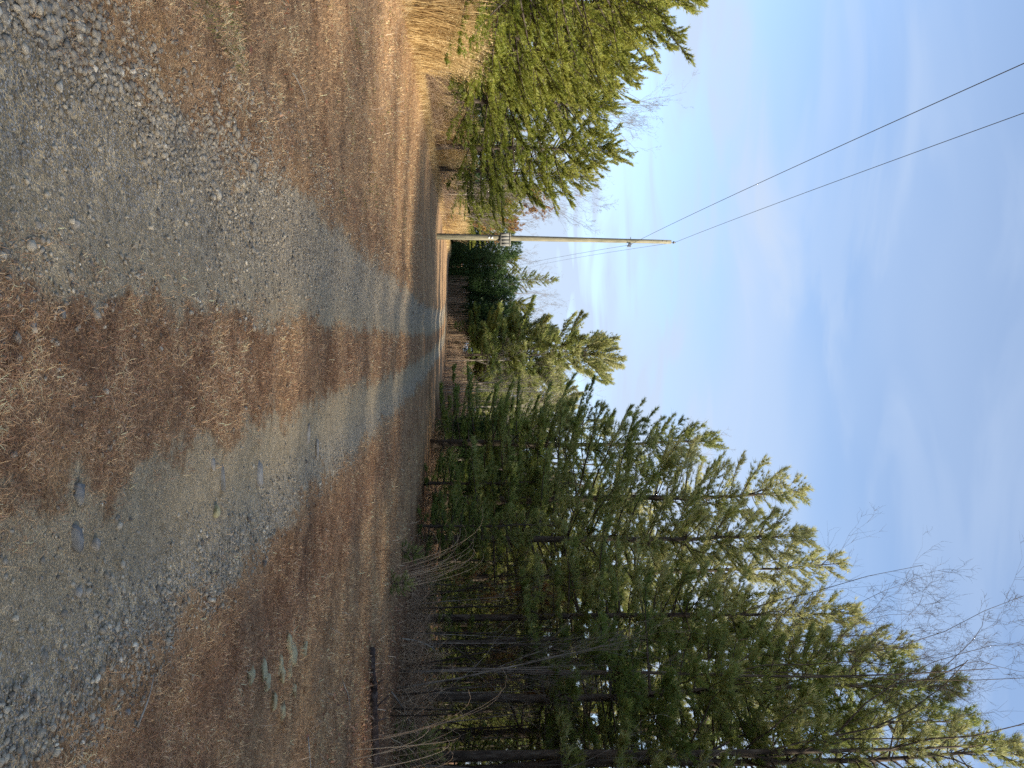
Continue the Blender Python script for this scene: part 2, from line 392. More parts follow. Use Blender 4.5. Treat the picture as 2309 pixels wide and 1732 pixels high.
def unit(v): return v / (np.linalg.norm(v, axis=-1, keepdims=True) + 1e-9)
def tufts(g, rng, P, D, ln, k, w, spread, tint, up=0.0):
    """k thin needles fanning from each point P along D"""
    n = len(P)
    if n == 0: return
    d = D[:, None] + spread * rng.normal(size=(n, k, 3)) + np.array([0, 0, up])
    d = unit(d); L = (np.broadcast_to(ln, (n,))[:, None] * rng.uniform(0.6, 1.1, (n, k)))[..., None]
    side = unit(np.cross(d, rng.normal(size=(n, k, 3)))) * w
    P = P[:, None] + rng.normal(size=(n, k, 3)) * 0.012
    V = np.stack([P - side * 0.5 + d * L * 0.08, P + side * 0.5 + d * L * 0.08, P + d * L], 2).reshape(-1, 3)
    F = np.arange(n * k * 3).reshape(-1, 3)
    tt = np.clip(tint[:, None] + rng.normal(0, 0.10, (n, k)), 0, 1)
    g.add(V, F, None, np.repeat(tt.reshape(-1), 3))

def ring_profile(t, kind):
    if kind == 'white': return np.minimum(1, 0.6 + 2.0 * t) * (1 - t) ** 0.72 + 0.07
    if kind == 'round': return np.minimum(1, 0.72 + 1.2 * t) * np.sqrt(np.clip(1 - t ** 2.6, 0, 1)) + 0.07
    return np.minimum(1, 0.8 + 0.8 * t) * (1 - t) ** 0.6 + 0.08

def pine(name, seed, H, h0, spread, needle, kind='white', k=8, ln=0.17, w=0.015, r0=0.15, step=0.42, nb=(4, 6),
         dens=1.0, lean=0.0, dead=1.2, bark='bark', open_=0.0, jit=0.15, bl=1.0):
    """trunk, limbs and needle crown of a pine: three meshes"""
    rng = np.random.default_rng(seed)
    tr = Geo(); li = Geo(); cr = Geo()
    hs = np.linspace(-0.25, H, 14)
    wob = np.cumsum(rng.normal(0, 0.035, (14, 2)), 0); wob -= wob[0]
    axis = np.stack([wob[:, 0] + lean * hs, wob[:, 1], hs], 1)
    rad = r0 * (1 - np.clip(hs, 0, H) / H) ** 0.8 + 0.012; rad[0] *= 1.35; rad[1] *= 1.05
    tr.tube(axis, rad, 8)
    at = lambda h: np.array([np.interp(h, hs, axis[:, 0]), np.interp(h, hs, axis[:, 1]), h])
    # bare dead stubs under the crown
    for h in np.arange(dead, h0, 0.33):
        a = rng.uniform(0, 6.28); L = rng.uniform(0.3, 1.3)
        p = at(h); q = p + np.array([math.cos(a), math.sin(a), rng.uniform(-0.2, 0.25)]) * L
        li.sticks([p], [q], 0.014, 0.004)
    h = h0; TP = []; TD = []; TT = []
    BA = []; BB = []; BR = []
    while h < H - 0.15:
        t = (h - h0) / (H - h0)
        nbr = rng.integers(nb[0], nb[1] + 1); a0 = rng.uniform(0, 6.28)
        gap = rng.uniform() < open_
        for i in range(nbr):
            if gap and rng.uniform() < 0.6: continue
            a = a0 + i * 6.283 / nbr + rng.normal(0, 0.25)
            L = spread * ring_profile(t, kind) * rng.uniform(0.7 - jit, 1.05 + jit)
            el = np.interp(t, [0, 0.35, 0.8, 1], [-0.08, 0.16, 0.62, 1.0]) + rng.normal(0, 0.05 + jit * 0.7)
            p = at(h + rng.uniform(-0.08, 0.08)); ns = 6
            pts = [p]
            for s in range(ns):
                f = s / ns
                e = el + 0.38 * f * f - (0.18 * f if t < 0.3 else 0)
                aa = a + rng.normal(0, 0.09)
                pts.append(pts[-1] + np.array([math.cos(aa) * math.cos(e), math.sin(aa) * math.cos(e), math.sin(e)]) * L / ns)
            pts = np.array(pts)
            rb = 0.008 + 0.011 * L
            li.tube(pts, np.linspace(rb, 0.004, ns + 1), 4, cap=False)
            nl = max(3, int(L * 6.5 * dens))
            s = np.sort(rng.uniform(0.18, 1.0, nl)) ** 0.85
            idx = s * ns; i0 = np.clip(idx.astype(int), 0, ns - 1); fr = (idx - i0)[:, None]
            S = pts[i0] * (1 - fr) + pts[i0 + 1] * fr; T = unit(pts[i0 + 1] - pts[i0])
            sgn = np.where(rng.uniform(size=nl) < 0.5, -1, 1)[:, None]
            lat = np.cross(T, np.array([0, 0, 1.0])) * sgn
            d = unit(T * rng.uniform(0.5, 1.1, (nl, 1)) + lat * rng.uniform(0.4, 1.0, (nl, 1)) + np.array([0, 0, 1.0]) * rng.uniform(-0.05, 0.5, (nl, 1)))
            l = (0.20 + 0.34 * L * (1 - s) + 0.05) * rng.uniform(0.6, 1.2, nl); l = np.minimum(l, 0.95) * bl
            E = S + d * l[:, None]
            BA.append(S); BB.append(E); BR.append(np.full(nl, 0.0055))
            tint0 = rng.uniform(0.30, 0.62) + 0.46 * t  # paler with height: sunlight on the crown tops put into the tint
            m = max(2, int(round(3.4 * dens * (1 - 0.38 * max(0.0, t - 0.45) / 0.55)))) if kind == 'white' else max(2, int(round(3.4 * dens)))
            for j in range(m):
                f = np.clip((j + rng.uniform(0.3, 1.1, nl)) / m, 0, 1)[:, None]
                TP.append(S + (E - S) * f); TD.append(unit(d + np.array([0, 0, 0.35])))
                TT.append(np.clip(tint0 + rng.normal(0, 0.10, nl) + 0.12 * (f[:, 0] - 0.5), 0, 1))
            TP.append(pts[-2:]); TD.append(unit(pts[-2:] - pts[-3:-1])); TT.append(np.full(2, tint0 + 0.1))
        h += step * rng.uniform(0.7, 1.3)
    TP.append(at(H)[None]); TD.append(np.array([[0, 0, 1.0]])); TT.append(np.array([0.7]))
    li.sticks(np.concatenate(BA), np.concatenate(BB), np.concatenate(BR), 0.002)
    P = np.concatenate(TP); D = np.concatenate(TD); T = np.concatenate(TT)
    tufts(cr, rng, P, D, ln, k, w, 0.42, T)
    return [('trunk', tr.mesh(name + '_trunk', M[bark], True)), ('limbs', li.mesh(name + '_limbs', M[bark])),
            ('crown', cr.mesh(name + '_crown', M[needle]))]

def cedar(name, seed, H, wide, n=5200, needle='cedar'):
    rng = np.random.default_rng(seed)
    tr = Geo(); cr = Geo(); li = Geo()
    tr.tube(np.array([[0, 0, -0.2], [0, 0, H * 0.5], [0, 0, H * 0.97]]), [0.10, 0.06, 0.01], 6)
    h = H * (1 - rng.uniform(0, 1, n) ** 0.62) * 0.97 + 0.05
    t = h / H
    prof = np.sqrt(np.clip(1 - t, 0, 1)) * np.minimum(1, 0.7 + t) + 0.05
    a = rng.uniform(0, 6.283, n)
    lob = 0.62 + 0.55 * vnoise(a * 1.9, h * 1.3, seed)
    r = wide * prof * lob * rng.uniform(0.35, 1.0, n) ** 0.5
    P = np.stack([np.cos(a) * r, np.sin(a) * r, h], 1)
    D = unit(np.stack([np.cos(a) * 0.7, np.sin(a) * 0.7, rng.uniform(0.2, 1.2, n)], 1))
    T = np.clip(0.45 + 0.5 * (lob - 0.9) + rng.normal(0, 0.12, n), 0, 1)
    tufts(cr, rng, P, D, 0.26, 7, 0.045, 0.55, T)
    k = 40; hh = rng.uniform(0.2, H * 0.9, k); aa = rng.uniform(0, 6.28, k); rr = wide * np.sqrt(1 - hh / H) * 0.8
    A = np.stack([0 * hh, 0 * hh, hh], 1); B = np.stack([np.cos(aa) * rr, np.sin(aa) * rr, hh + 0.5 * rr], 1)
    li.sticks(A, B, 0.018, 0.004)
    return [('trunk', tr.mesh(name + '_trunk', M['darkbark'], True)), ('limbs', li.mesh(name + '_limbs', M['darkbark'])),
            ('crown', cr.mesh(name + '_crown', M[needle]))]

def bare(name, seed, H, r0, bark='greybark', spread=0.5, first=0.25, levels=4, leaf=None, nleaf=0, kids=(4, 7), stems=1, zig=0.06):
    """leafless tree: trunk, branches, and a few clinging leaves if asked"""
    rng = np.random.default_rng(seed)
    tr = Geo(); br = Geo(); tips = []
    def grow(p, d, L, r, lev):
        ns = 7 if lev == 0 else (5 if lev == 1 else 3)
        pts = [p]; dd = d.copy()
        for s in range(ns):
            dd = unit(dd + rng.normal(0, zig * (0.45 if lev == 0 else 1 + lev * 0.9), 3) + np.array([0, 0, 0.07 if lev else 0.05]))
            pts.append(pts[-1] + dd * L / ns)
        pts = np.array(pts)
        rr = np.linspace(r, r * (0.10 if lev == 0 else 0.3), ns + 1)
        if lev == 0: tr.tube(pts, rr, 7)
        elif lev == 1: br.tube(pts, rr, 4, cap=False)
        else: br.sticks(pts[:-1], pts[1:], rr[:-1], rr[1:])
        if lev >= levels: tips.append(pts[1:]); return
        nk = rng.integers(kids[0], kids[1] + 1) + (4 if lev == 0 else 0)
        for i in range(nk):
            f = rng.uniform(first if lev == 0 else 0.2, 0.98); x = f * ns; i0 = min(int(x), ns - 1)
            q = pts[i0] * (1 - (x - i0)) + pts[i0 + 1] * (x - i0)
            t = unit(pts[i0 + 1] - pts[i0])
            o = unit(np.cross(t, rng.normal(size=3)))
            nd = unit(t * rng.uniform(0.5, 1.0) + o * rng.uniform(0.4, 1.0) * spread * 1.6 + np.array([0, 0, 0.25]))
            grow(q, nd, L * (0.30 + 0.35 * (1 - f)) * rng.uniform(0.6, 1.15), max(0.0035, r * (1 - 0.7 * f) * 0.42), lev + 1)
    for s in range(stems):
        d0 = np.array([0, 0, 1.0]) if stems == 1 else unit(np.array([rng.normal(0, 0.13), rng.normal(0, 0.13), 1.0]))
        p0 = np.array([0, 0, -0.2]) if stems == 1 else np.array([rng.normal(0, 0.15), rng.normal(0, 0.15), -0.2])
        grow(p0, d0, H * (1 if s == 0 else rng.uniform(0.7, 1)), r0, 0)
    out = [('trunk', tr.mesh(name + '_trunk', M[bark], True)), ('branches', br.mesh(name + '_branches', M[bark]))]
    if leaf:
        g = Geo(); T = np.concatenate(tips); P = T[rng.integers(0, len(T), nleaf)] + rng.normal(0, 0.05, (nleaf, 3))
        leaves(g, rng, P, 0.11, np.clip(rng.normal(0.5, 0.25, nleaf), 0, 1))
        out.append(('crown', g.mesh(name + '_crown', M[leaf])))
    return out

def leaves(g, rng, P, size, tint, flat=0.0):
    n = len(P)
    a = unit(rng.normal(size=(n, 3)) * np.array([1, 1, 1 - flat])); b = unit(np.cross(a, rng.normal(size=(n, 3)) + np.array([0, 0, 3.0 * flat])))
    L = (size * rng.uniform(0.6, 1.3, n))[:, None]; Wd = L * rng.uniform(0.35, 0.6, (n, 1))
    up = unit(np.cross(a, b)) * L * rng.uniform(-0.25, 0.35, (n, 1))
    V = np.stack([P - a * L * 0.5, P + b * Wd * 0.5 + up, P + a * L * 0.5, P - b * Wd * 0.5 + up], 1).reshape(-1, 3)
    i = np.arange(n)[:, None] * 4
    F = np.concatenate([i + np.array([[0, 1, 2]]), i + np.array([[0, 2, 3]])])
    g.add(V, F, None, np.repeat(tint, 4))

def blades(g, P, D, up, L, w, tint, rng, bend=0.5):
    """bent two-segment blades: base, mid, drooping tip"""
    n = len(P)
    H = unit(np.stack([np.cos(D), np.sin(D), np.zeros(n)], 1)); Z = np.array([0, 0, 1.0])
    cu = np.cos(up)[:, None]; su = np.sin(up)[:, None]
    d1 = H * cu + Z * su; u2 = up - bend * rng.uniform(0.3, 1.6, n)
    d2 = H * np.cos(u2)[:, None] + Z * np.sin(u2)[:, None]
    side = np.cross(H, Z) * (w * 0.5)[:, None]
    mid = P + d1 * (L * 0.55)[:, None]; tip = mid + d2 * (L * 0.45)[:, None]
    tip = tip + np.cross(H, Z) * (rng.normal(0, 0.25, n) * L)[:, None]
    V = np.stack([P - side, P + side, mid + side * 0.8, mid - side * 0.8, tip], 1).reshape(-1, 3)
    i = np.arange(n)[:, None] * 5
    g.add(V, i + np.array([[3, 2, 4]]), i + np.array([[0, 1, 2, 3]]), np.repeat(tint, 5))

# ------------------------------------------------------------------ the ground sheet, cut into field and wheel tracks
def build_ground():
    ys = np.concatenate([np.linspace(-40, 1.2, 18)[:-1], np.exp(np.linspace(math.log(1.2), math.log(100), 300)), np.exp(np.linspace(math.log(110), math.log(1500), 14))])
    cs = np.concatenate([-np.array([40, 20, 9, 5, 3.2, 2.2, 1.6])[:], np.linspace(-1.25, 1.25, 270), np.array([1.6, 2.2, 3.2, 5, 9, 20, 40])])
    Y, Cc = np.meshgrid(ys, cs, indexing='ij')
    X = Cc * (3.0 + np.maximum(Y, 0) * 0.72)
    # follow the lane so its edges run along grid lines
    X = X + xc(Y) * np.exp(-(Cc / 0.9) ** 2)
    Z = tz(X, Y)
    near = np.exp(-(Y / 9) ** 2) * (Y > 0)
    Z = Z + near * 0.012 * (fbm(X * 14, Y * 14, 41, 2) - 0.5)
    l, r = track_mask(X, Y)
    g = np.maximum(l, r)
    u = X - xc(Y)
    stony = np.clip(np.exp(-((u + 1.2) / 0.5) ** 2) + 0.8 * np.exp(-((u - 1.3) / 0.3) ** 2) + 0.25, 0, 1)
    rust = rust_at(X, Y); lit = litter_at(X, Y)
    ny, nx = X.shape
    V = np.stack([X, Y, Z], -1).reshape(-1, 3)
    i = np.arange(ny - 1)[:, None] * nx + np.arange(nx - 1)[None]
    q = np.stack([i, i + 1, i + nx + 1, i + nx], -1).reshape(-1, 4)
    fc = lambda A: A.reshape(-1)[q].mean(1)
    fl = (fc(l) > 0.5) & (fc(Y) < 92); fr = (fc(r) > 0.5) & (fc(Y) < 92) & ~fl
    ex = dict(gravel=g.ravel(), rust=rust.ravel(), litter=lit.ravel(), stony=stony.ravel())
    def part(name, sel, label):
        qq = q[sel]; used, inv = np.unique(qq, return_inverse=True)
        me = make_mesh(name, V[used], [inv.reshape(-1, 4)], M['ground'], extra={k: v[used] for k, v in ex.items()}, smooth=True)
        o = obj(name, me); tag(o, label, kind='structure')
    part('ground', ~(fl | fr), 'brown dormant grass field and forest floor around the lane')
    part('gravel_track', fl, 'left wheel track of the gravel lane')
    part('gravel_track', fr, 'right wheel track of the gravel lane, bare dirt and stones')

def rust_at(x, y):
    u = x - xc(y)
    a = np.exp(-((u - 0.05) / 0.55) ** 2) * (0.45 + 0.5 * fbm(x * 1.1, y * 0.8, 61, 2))
    b = np.exp(-((u - 2.15) / 0.65) ** 2) * (0.75 + 0.5 * fbm(x * 0.9, y * 0.7, 62, 2)) * (1 - 0.5 * sst(y, 9, 20))
    c = np.exp(-((u + 2.1) / 0.5) ** 2) * 0.5 * sst(fbm(x * 1.4, y * 1.2, 63, 2), 0.45, 0.7)
    return np.clip(a + b + c, 0, 1)
def litter_at(x, y):
    d = x - (right_edge(y) - 3.6)
    return np.clip(sst(d + 2.5 * (fbm(x * 0.5, y * 0.5, 64, 2) - 0.5), -0.8, 1.6), 0, 1) * 0.95
build_ground()

# ------------------------------------------------------------------ gravel (uncountable) and turf blades
ICO_V = []
def ico():
    p = (1 + 5 ** 0.5) / 2
    v = np.array([(-1, p, 0), (1, p, 0), (-1, -p, 0), (1, -p, 0), (0, -1, p), (0, 1, p), (0, -1, -p), (0, 1, -p), (p, 0, -1), (p, 0, 1), (-p, 0, -1), (-p, 0, 1)], float)
    f = np.array([(0, 11, 5), (0, 5, 1), (0, 1, 7), (0, 7, 10), (0, 10, 11), (1, 5, 9), (5, 11, 4), (11, 10, 2), (10, 7, 6), (7, 1, 8), (3, 9, 4), (3, 4, 2), (3, 2, 6), (3, 6, 8), (3, 8, 9), (4, 9, 5), (2, 4, 11), (6, 2, 10), (8, 6, 7), (9, 8, 1)])
    return v / np.linalg.norm(v[0]), f
IV, IF = ico()
def sample_view(rng, n, y0, y1, half=0.62):
    y = np.exp(rng.uniform(math.log(y0), math.log(y1), n))
    x = rng.uniform(-half, half, n) * (y + 0.6)
    return x, y
def gravel():
    rng = np.random.default_rng(11)
    x, y = sample_view(rng, 520000, 2.3, 34, 0.60)
    u = x - xc(y)
    cl = fbm(x * 1.6, y * 1.3, 71, 3); cl2 = fbm(x * 5, y * 5, 72, 2)
    near = 1 - sst(y, 4.5, 8)
    a = 1.0 * np.exp(-((u + 1.42) / (0.22 + 0.22 * sst(y, 4, 8))) ** 2) * (0.25 + 1.1 * sst(cl, 0.35, 0.62))
    a += 0.55 * sst(y, 3.6, 6.5) * np.exp(-((u + 1.05) / 0.55) ** 2)
    a += 0.30 * np.exp(-((u + 1.9) / 0.35) ** 2) * sst(cl, 0.4, 0.65)
    a += 0.22 * near * np.exp(-((u + 0.42) / 0.14) ** 2)
    a += 0.95 * np.exp(-((u - 1.42) / 0.17) ** 2) * (0.35 + 0.9 * sst(cl, 0.35, 0.6))
    a += 0.22 * np.exp(-((u - 1.15) / 0.22) ** 2)
    a += 0.03 * np.exp(-(u / 1.6) ** 4) + 0.05 * np.exp(-((u + 2.2) / 0.5) ** 2)
    a *= 0.35 + 1.0 * sst(cl2, 0.3, 0.6)
    keep = rng.uniform(size=len(x)) < np.clip(a, 0, 1) * np.where(y < 6.5, 0.34, 0.55)
    x, y, u = x[keep], y[keep], u[keep]
    OV = np.array([(1, 0, 0), (-1, 0, 0), (0, 1, 0), (0, -1, 0), (0, 0, 1), (0, 0, -1)], float)
    OF = np.array([(0, 2, 4), (2, 1, 4), (1, 3, 4), (3, 0, 4), (2, 0, 5), (1, 2, 5), (3, 1, 5), (0, 3, 5)])
    VV = []; FF = []; TT = []; nv = 0
    for sel, bv, bf in ((y < 6.5, IV, IF), (y >= 6.5, OV, OF)):
        xs, ys, us = x[sel], y[sel], u[sel]; n = len(xs); m = len(bv)
        sz = np.exp(rng.normal(math.log(0.0078), 0.45, n)) * (1 + 0.35 * np.exp(-((us + 1.42) / 0.3) ** 2) * (ys < 6)) * (0.85 + 0.022 * ys)
        sz = np.clip(sz, 0.004, np.where(ys < 5, 0.021, 0.034)); z = tz(xs, ys)
        shape = bv[None] * (1 + rng.normal(0, 0.18, (n, m, 1))) * np.stack([rng.uniform(0.75, 1.35, n), rng.uniform(0.7, 1.1, n), rng.uniform(0.5, 0.85, n)], 1)[:, None]
        th = rng.uniform(0, 6.283, n); ct, st = np.cos(th)[:, None], np.sin(th)[:, None]
        X = shape[..., 0] * ct - shape[..., 1] * st; Yy = shape[..., 0] * st + shape[..., 1] * ct
        V = np.stack([X, Yy, shape[..., 2]], -1) * sz[:, None, None] + np.stack([xs, ys, z + sz * 0.28], 1)[:, None]
        VV.append(V.reshape(-1, 3)); FF.append((np.arange(n)[:, None, None] * m + bf[None]).reshape(-1, 3) + nv); nv += n * m
        TT.append(np.repeat(np.clip(rng.normal(0.40, 0.22, n), 0, 1), m))
    o = obj('gravel', make_mesh('gravel', np.concatenate(VV), [np.concatenate(FF)], M['stone'], np.concatenate(TT)))
    tag(o, 'grey gravel strewn along the wheel tracks', kind='stuff')
gravel()

def turf():
    rng = np.random.default_rng(12)
    x, y = sample_view(rng, 590000, 2.3, 30, 0.64)
    l, r = track_mask(x, y); g = np.maximum(l, r); u = x - xc(y)
    lit = litter_at(x, y)
    halo = np.exp(-(np.minimum(np.abs(u + 0.42), np.minimum(np.abs(u - 0.46), np.minimum(np.abs(u - 1.42), np.abs(u + 1.55)))) / 0.16) ** 2)
    dens = np.maximum((1 - g) ** 1.5, 0.32 * halo * sst(fbm(x * 6, y * 5, 84, 2), 0.35, 0.7)) * (0.55 + 0.45 * sst(fbm(x * 2.2, y * 2.2, 81, 3), 0.3, 0.6)) * (1 - 0.45 * lit)
    dens *= 1 - 0.6 * np.exp(-((u + 1.5) / 0.3) ** 2) - 0.6 * np.exp(-((u - 1.45) / 0.18) ** 2)
    keep = rng.uniform(size=len(x)) < np.clip(dens, 0, 1)
    x, y, lit = x[keep], y[keep], lit[keep]; n = len(x)
    ru = rust_at(x, y)
    lod = np.clip(y / 3.2, 1, 6)
    patch = fbm(x * 1.3, y * 1.1, 82, 3); fine = fbm(x * 7, y * 7, 83, 2)
    L = rng.uniform(0.018, 0.052, n) * (0.7 + 0.7 * patch) * lod ** 0.45
    L *= 1 + 1.1 * (rng.uniform(size=n) < 0.04)
    w = rng.uniform(0.0014, 0.0030, n) * lod ** 0.72
    up = np.abs(rng.normal(0.30, 0.34, n)) + 0.03
    D = rng.uniform(0, 6.283, n)
    t = np.clip(0.43 + 0.45 * (patch - 0.5) + 0.75 * (fine - 0.5) + rng.normal(0, 0.2, n), 0, 1)
    P = np.stack([x, y, tz(x, y) + 0.002 + rng.uniform(0, 0.014, n)], 1)
    isr = rng.uniform(size=n) < ru * 0.62
    ge = Geo(); gr = Geo()
    blades(ge, P[~isr], D[~isr], up[~isr], L[~isr], w[~isr], t[~isr], rng, 0.6)
    blades(gr, P[isr], D[isr], up[isr], L[isr] * 0.9, w[isr], t[isr], rng, 0.6)
    tag(obj('dry_grass', ge.mesh('dry_grass', M['straw'])), 'matted brown dormant grass covering the field and verges', kind='stuff')
    tag(obj('dry_grass', gr.mesh('rusty_grass', M['rust'])), 'rusty red-brown dead grass along the lane', kind='stuff')
    return n
NT = turf()

def ground_litter():
    rng = np.random.default_rng(13)
    x, y = sample_view(rng, 60000, 3.5, 34, 0.64)
    a = litter_at(x, y) * (0.4 + 0.9 * sst(fbm(x * 1.2, y * 1.2, 91, 2), 0.35, 0.65)) + 0.035 * (x < -2.2)
    k = rng.uniform(size=len(x)) < np.clip(a, 0, 1) * 0.55
    x, y = x[k], y[k]; n = len(x)
    P = np.stack([x, y, tz(x, y) + rng.uniform(0.005, 0.05, n)], 1)
    g = Geo(); leaves(g, rng, P, 1.0 * 0.055, np.clip(rng.normal(0.45, 0.24, n), 0, 1), 0.35)
    # scale with distance is not needed: fallen leaves keep their real size
    tag(obj('leaf_litter', g.mesh('leaf_litter', M['litter'])), 'curled red-brown fallen leaves at the forest edge', kind='stuff')
    # taller wiry stems and vines, mostly along both margins
    x, y = sample_view(rng, 26000, 3.2, 40, 0.62)
    u = x - xc(y)
    a = 0.10 * litter_at(x, y) + 0.09 * sst(-u, 2.2, 4) + 0.05 * sst(u, 2.5, 4) + 0.5 * np.exp(-((left_edge(y) - x + 0.2) / 0.7) ** 2)
    k = rng.uniform(size=len(x)) < a
    x, y, u = x[k], y[k], u[k]; n = len(x)
    L = rng.uniform(0.10, 0.42, n); P = np.stack([x, y, tz(x, y)], 1)
    g = Geo()
    blades(g, P, rng.uniform(0, 6.28, n), rng.uniform(0.2, 1.3, n), L, 0.0035 * np.clip(y / 4, 1, 5), np.clip(rng.normal(0.62, 0.2, n), 0, 1), rng, 0.9)
    tag(obj('wiry_stems', g.mesh('wiry_stems', M['weed'])), 'wiry dry stems sticking out of the matted grass', kind='stuff')
    # green winter growth in patches of the left field
    x, y = sample_view(rng, 120000, 3.0, 22, 0.6)
    a = sst(fbm(x * 1.7, y * 1.5, 95, 3), 0.60, 0.74) * (x - xc(y) < -2.0)
    k = rng.uniform(size=len(x)) < a * 0.8
    x, y = x[k], y[k]; n = len(x); P = np.stack([x, y, tz(x, y)], 1); g = Geo()
    blades(g, P, rng.uniform(0, 6.28, n), rng.uniform(0.3, 1.2, n), rng.uniform(0.02, 0.06, n), 0.003 * np.clip(y / 4, 1, 5), np.clip(rng.normal(0.4, 0.2, n), 0, 1), rng, 0.6)
    tag(obj('green_grass', g.mesh('green_grass', M['loblolly'])), 'faint green winter grass in patches of the left field', kind='stuff')
    # sunlit fringe of tall grass along the left field edge
    n = 30000
    y = np.exp(rng.uniform(math.log(17), math.log(92), n)); x = left_edge(y) + rng.normal(0.15, 0.45, n)
    P = np.stack([x, y, tz(x, y)], 1)
    g = Geo()
    blades(g, P, rng.uniform(0, 6.28, n), rng.uniform(0.5, 1.45, n), rng.uniform(0.12, 0.42, n), 0.005 * np.clip(y / 18, 1, 4), np.clip(rng.normal(0.55, 0.22, n), 0, 1), rng, 0.6)
    tag(obj('field_edge_grass', g.mesh('field_edge_grass', M['sedge'])), 'golden fringe of dry grass along the left field edge', kind='stuff')
ground_litter()

# ------------------------------------------------------------------ loose stones
def rock_mesh(name, seed, size, m, flat=0.35, jag=0.16, tint=0.5, sub=1):
    rng = np.random.default_rng(seed)
    V, F = IV.copy(), IF.copy()
    for _ in range(sub):
        nv = list(V); cache = {}; nf = []
        def midp(a, b):
            k = (min(a, b), max(a, b))
            if k not in cache:
                p = nv[a] + nv[b]; nv.append(p / np.linalg.norm(p)); cache[k] = len(nv) - 1
            return cache[k]
        for a, b, c in F:
            ab, bc, ca_ = midp(a, b), midp(b, c), midp(c, a)
            nf += [(a, ab, ca_), (b, bc, ab), (c, ca_, bc), (ab, bc, ca_)]
        V, F = np.array(nv), np.array(nf)
    V = V * (1 + rng.normal(0, jag * 0.45, (len(V), 1)))
    for _ in range(11):                # knap flat facets
        d = unit(rng.normal(size=3) * np.array([1, 1, 0.6])); lim = rng.uniform(0.42, 0.8)
        k = V @ d; V = V - np.maximum(k - lim, 0)[:, None] * d
    V = V * np.array(size) * 0.5
    V[:, 2] = np.where(V[:, 2] > 0, np.minimum(V[:, 2], size[2] * 0.32), V[:, 2])
    return make_mesh(name, V, [F], m, np.full(len(V), tint))

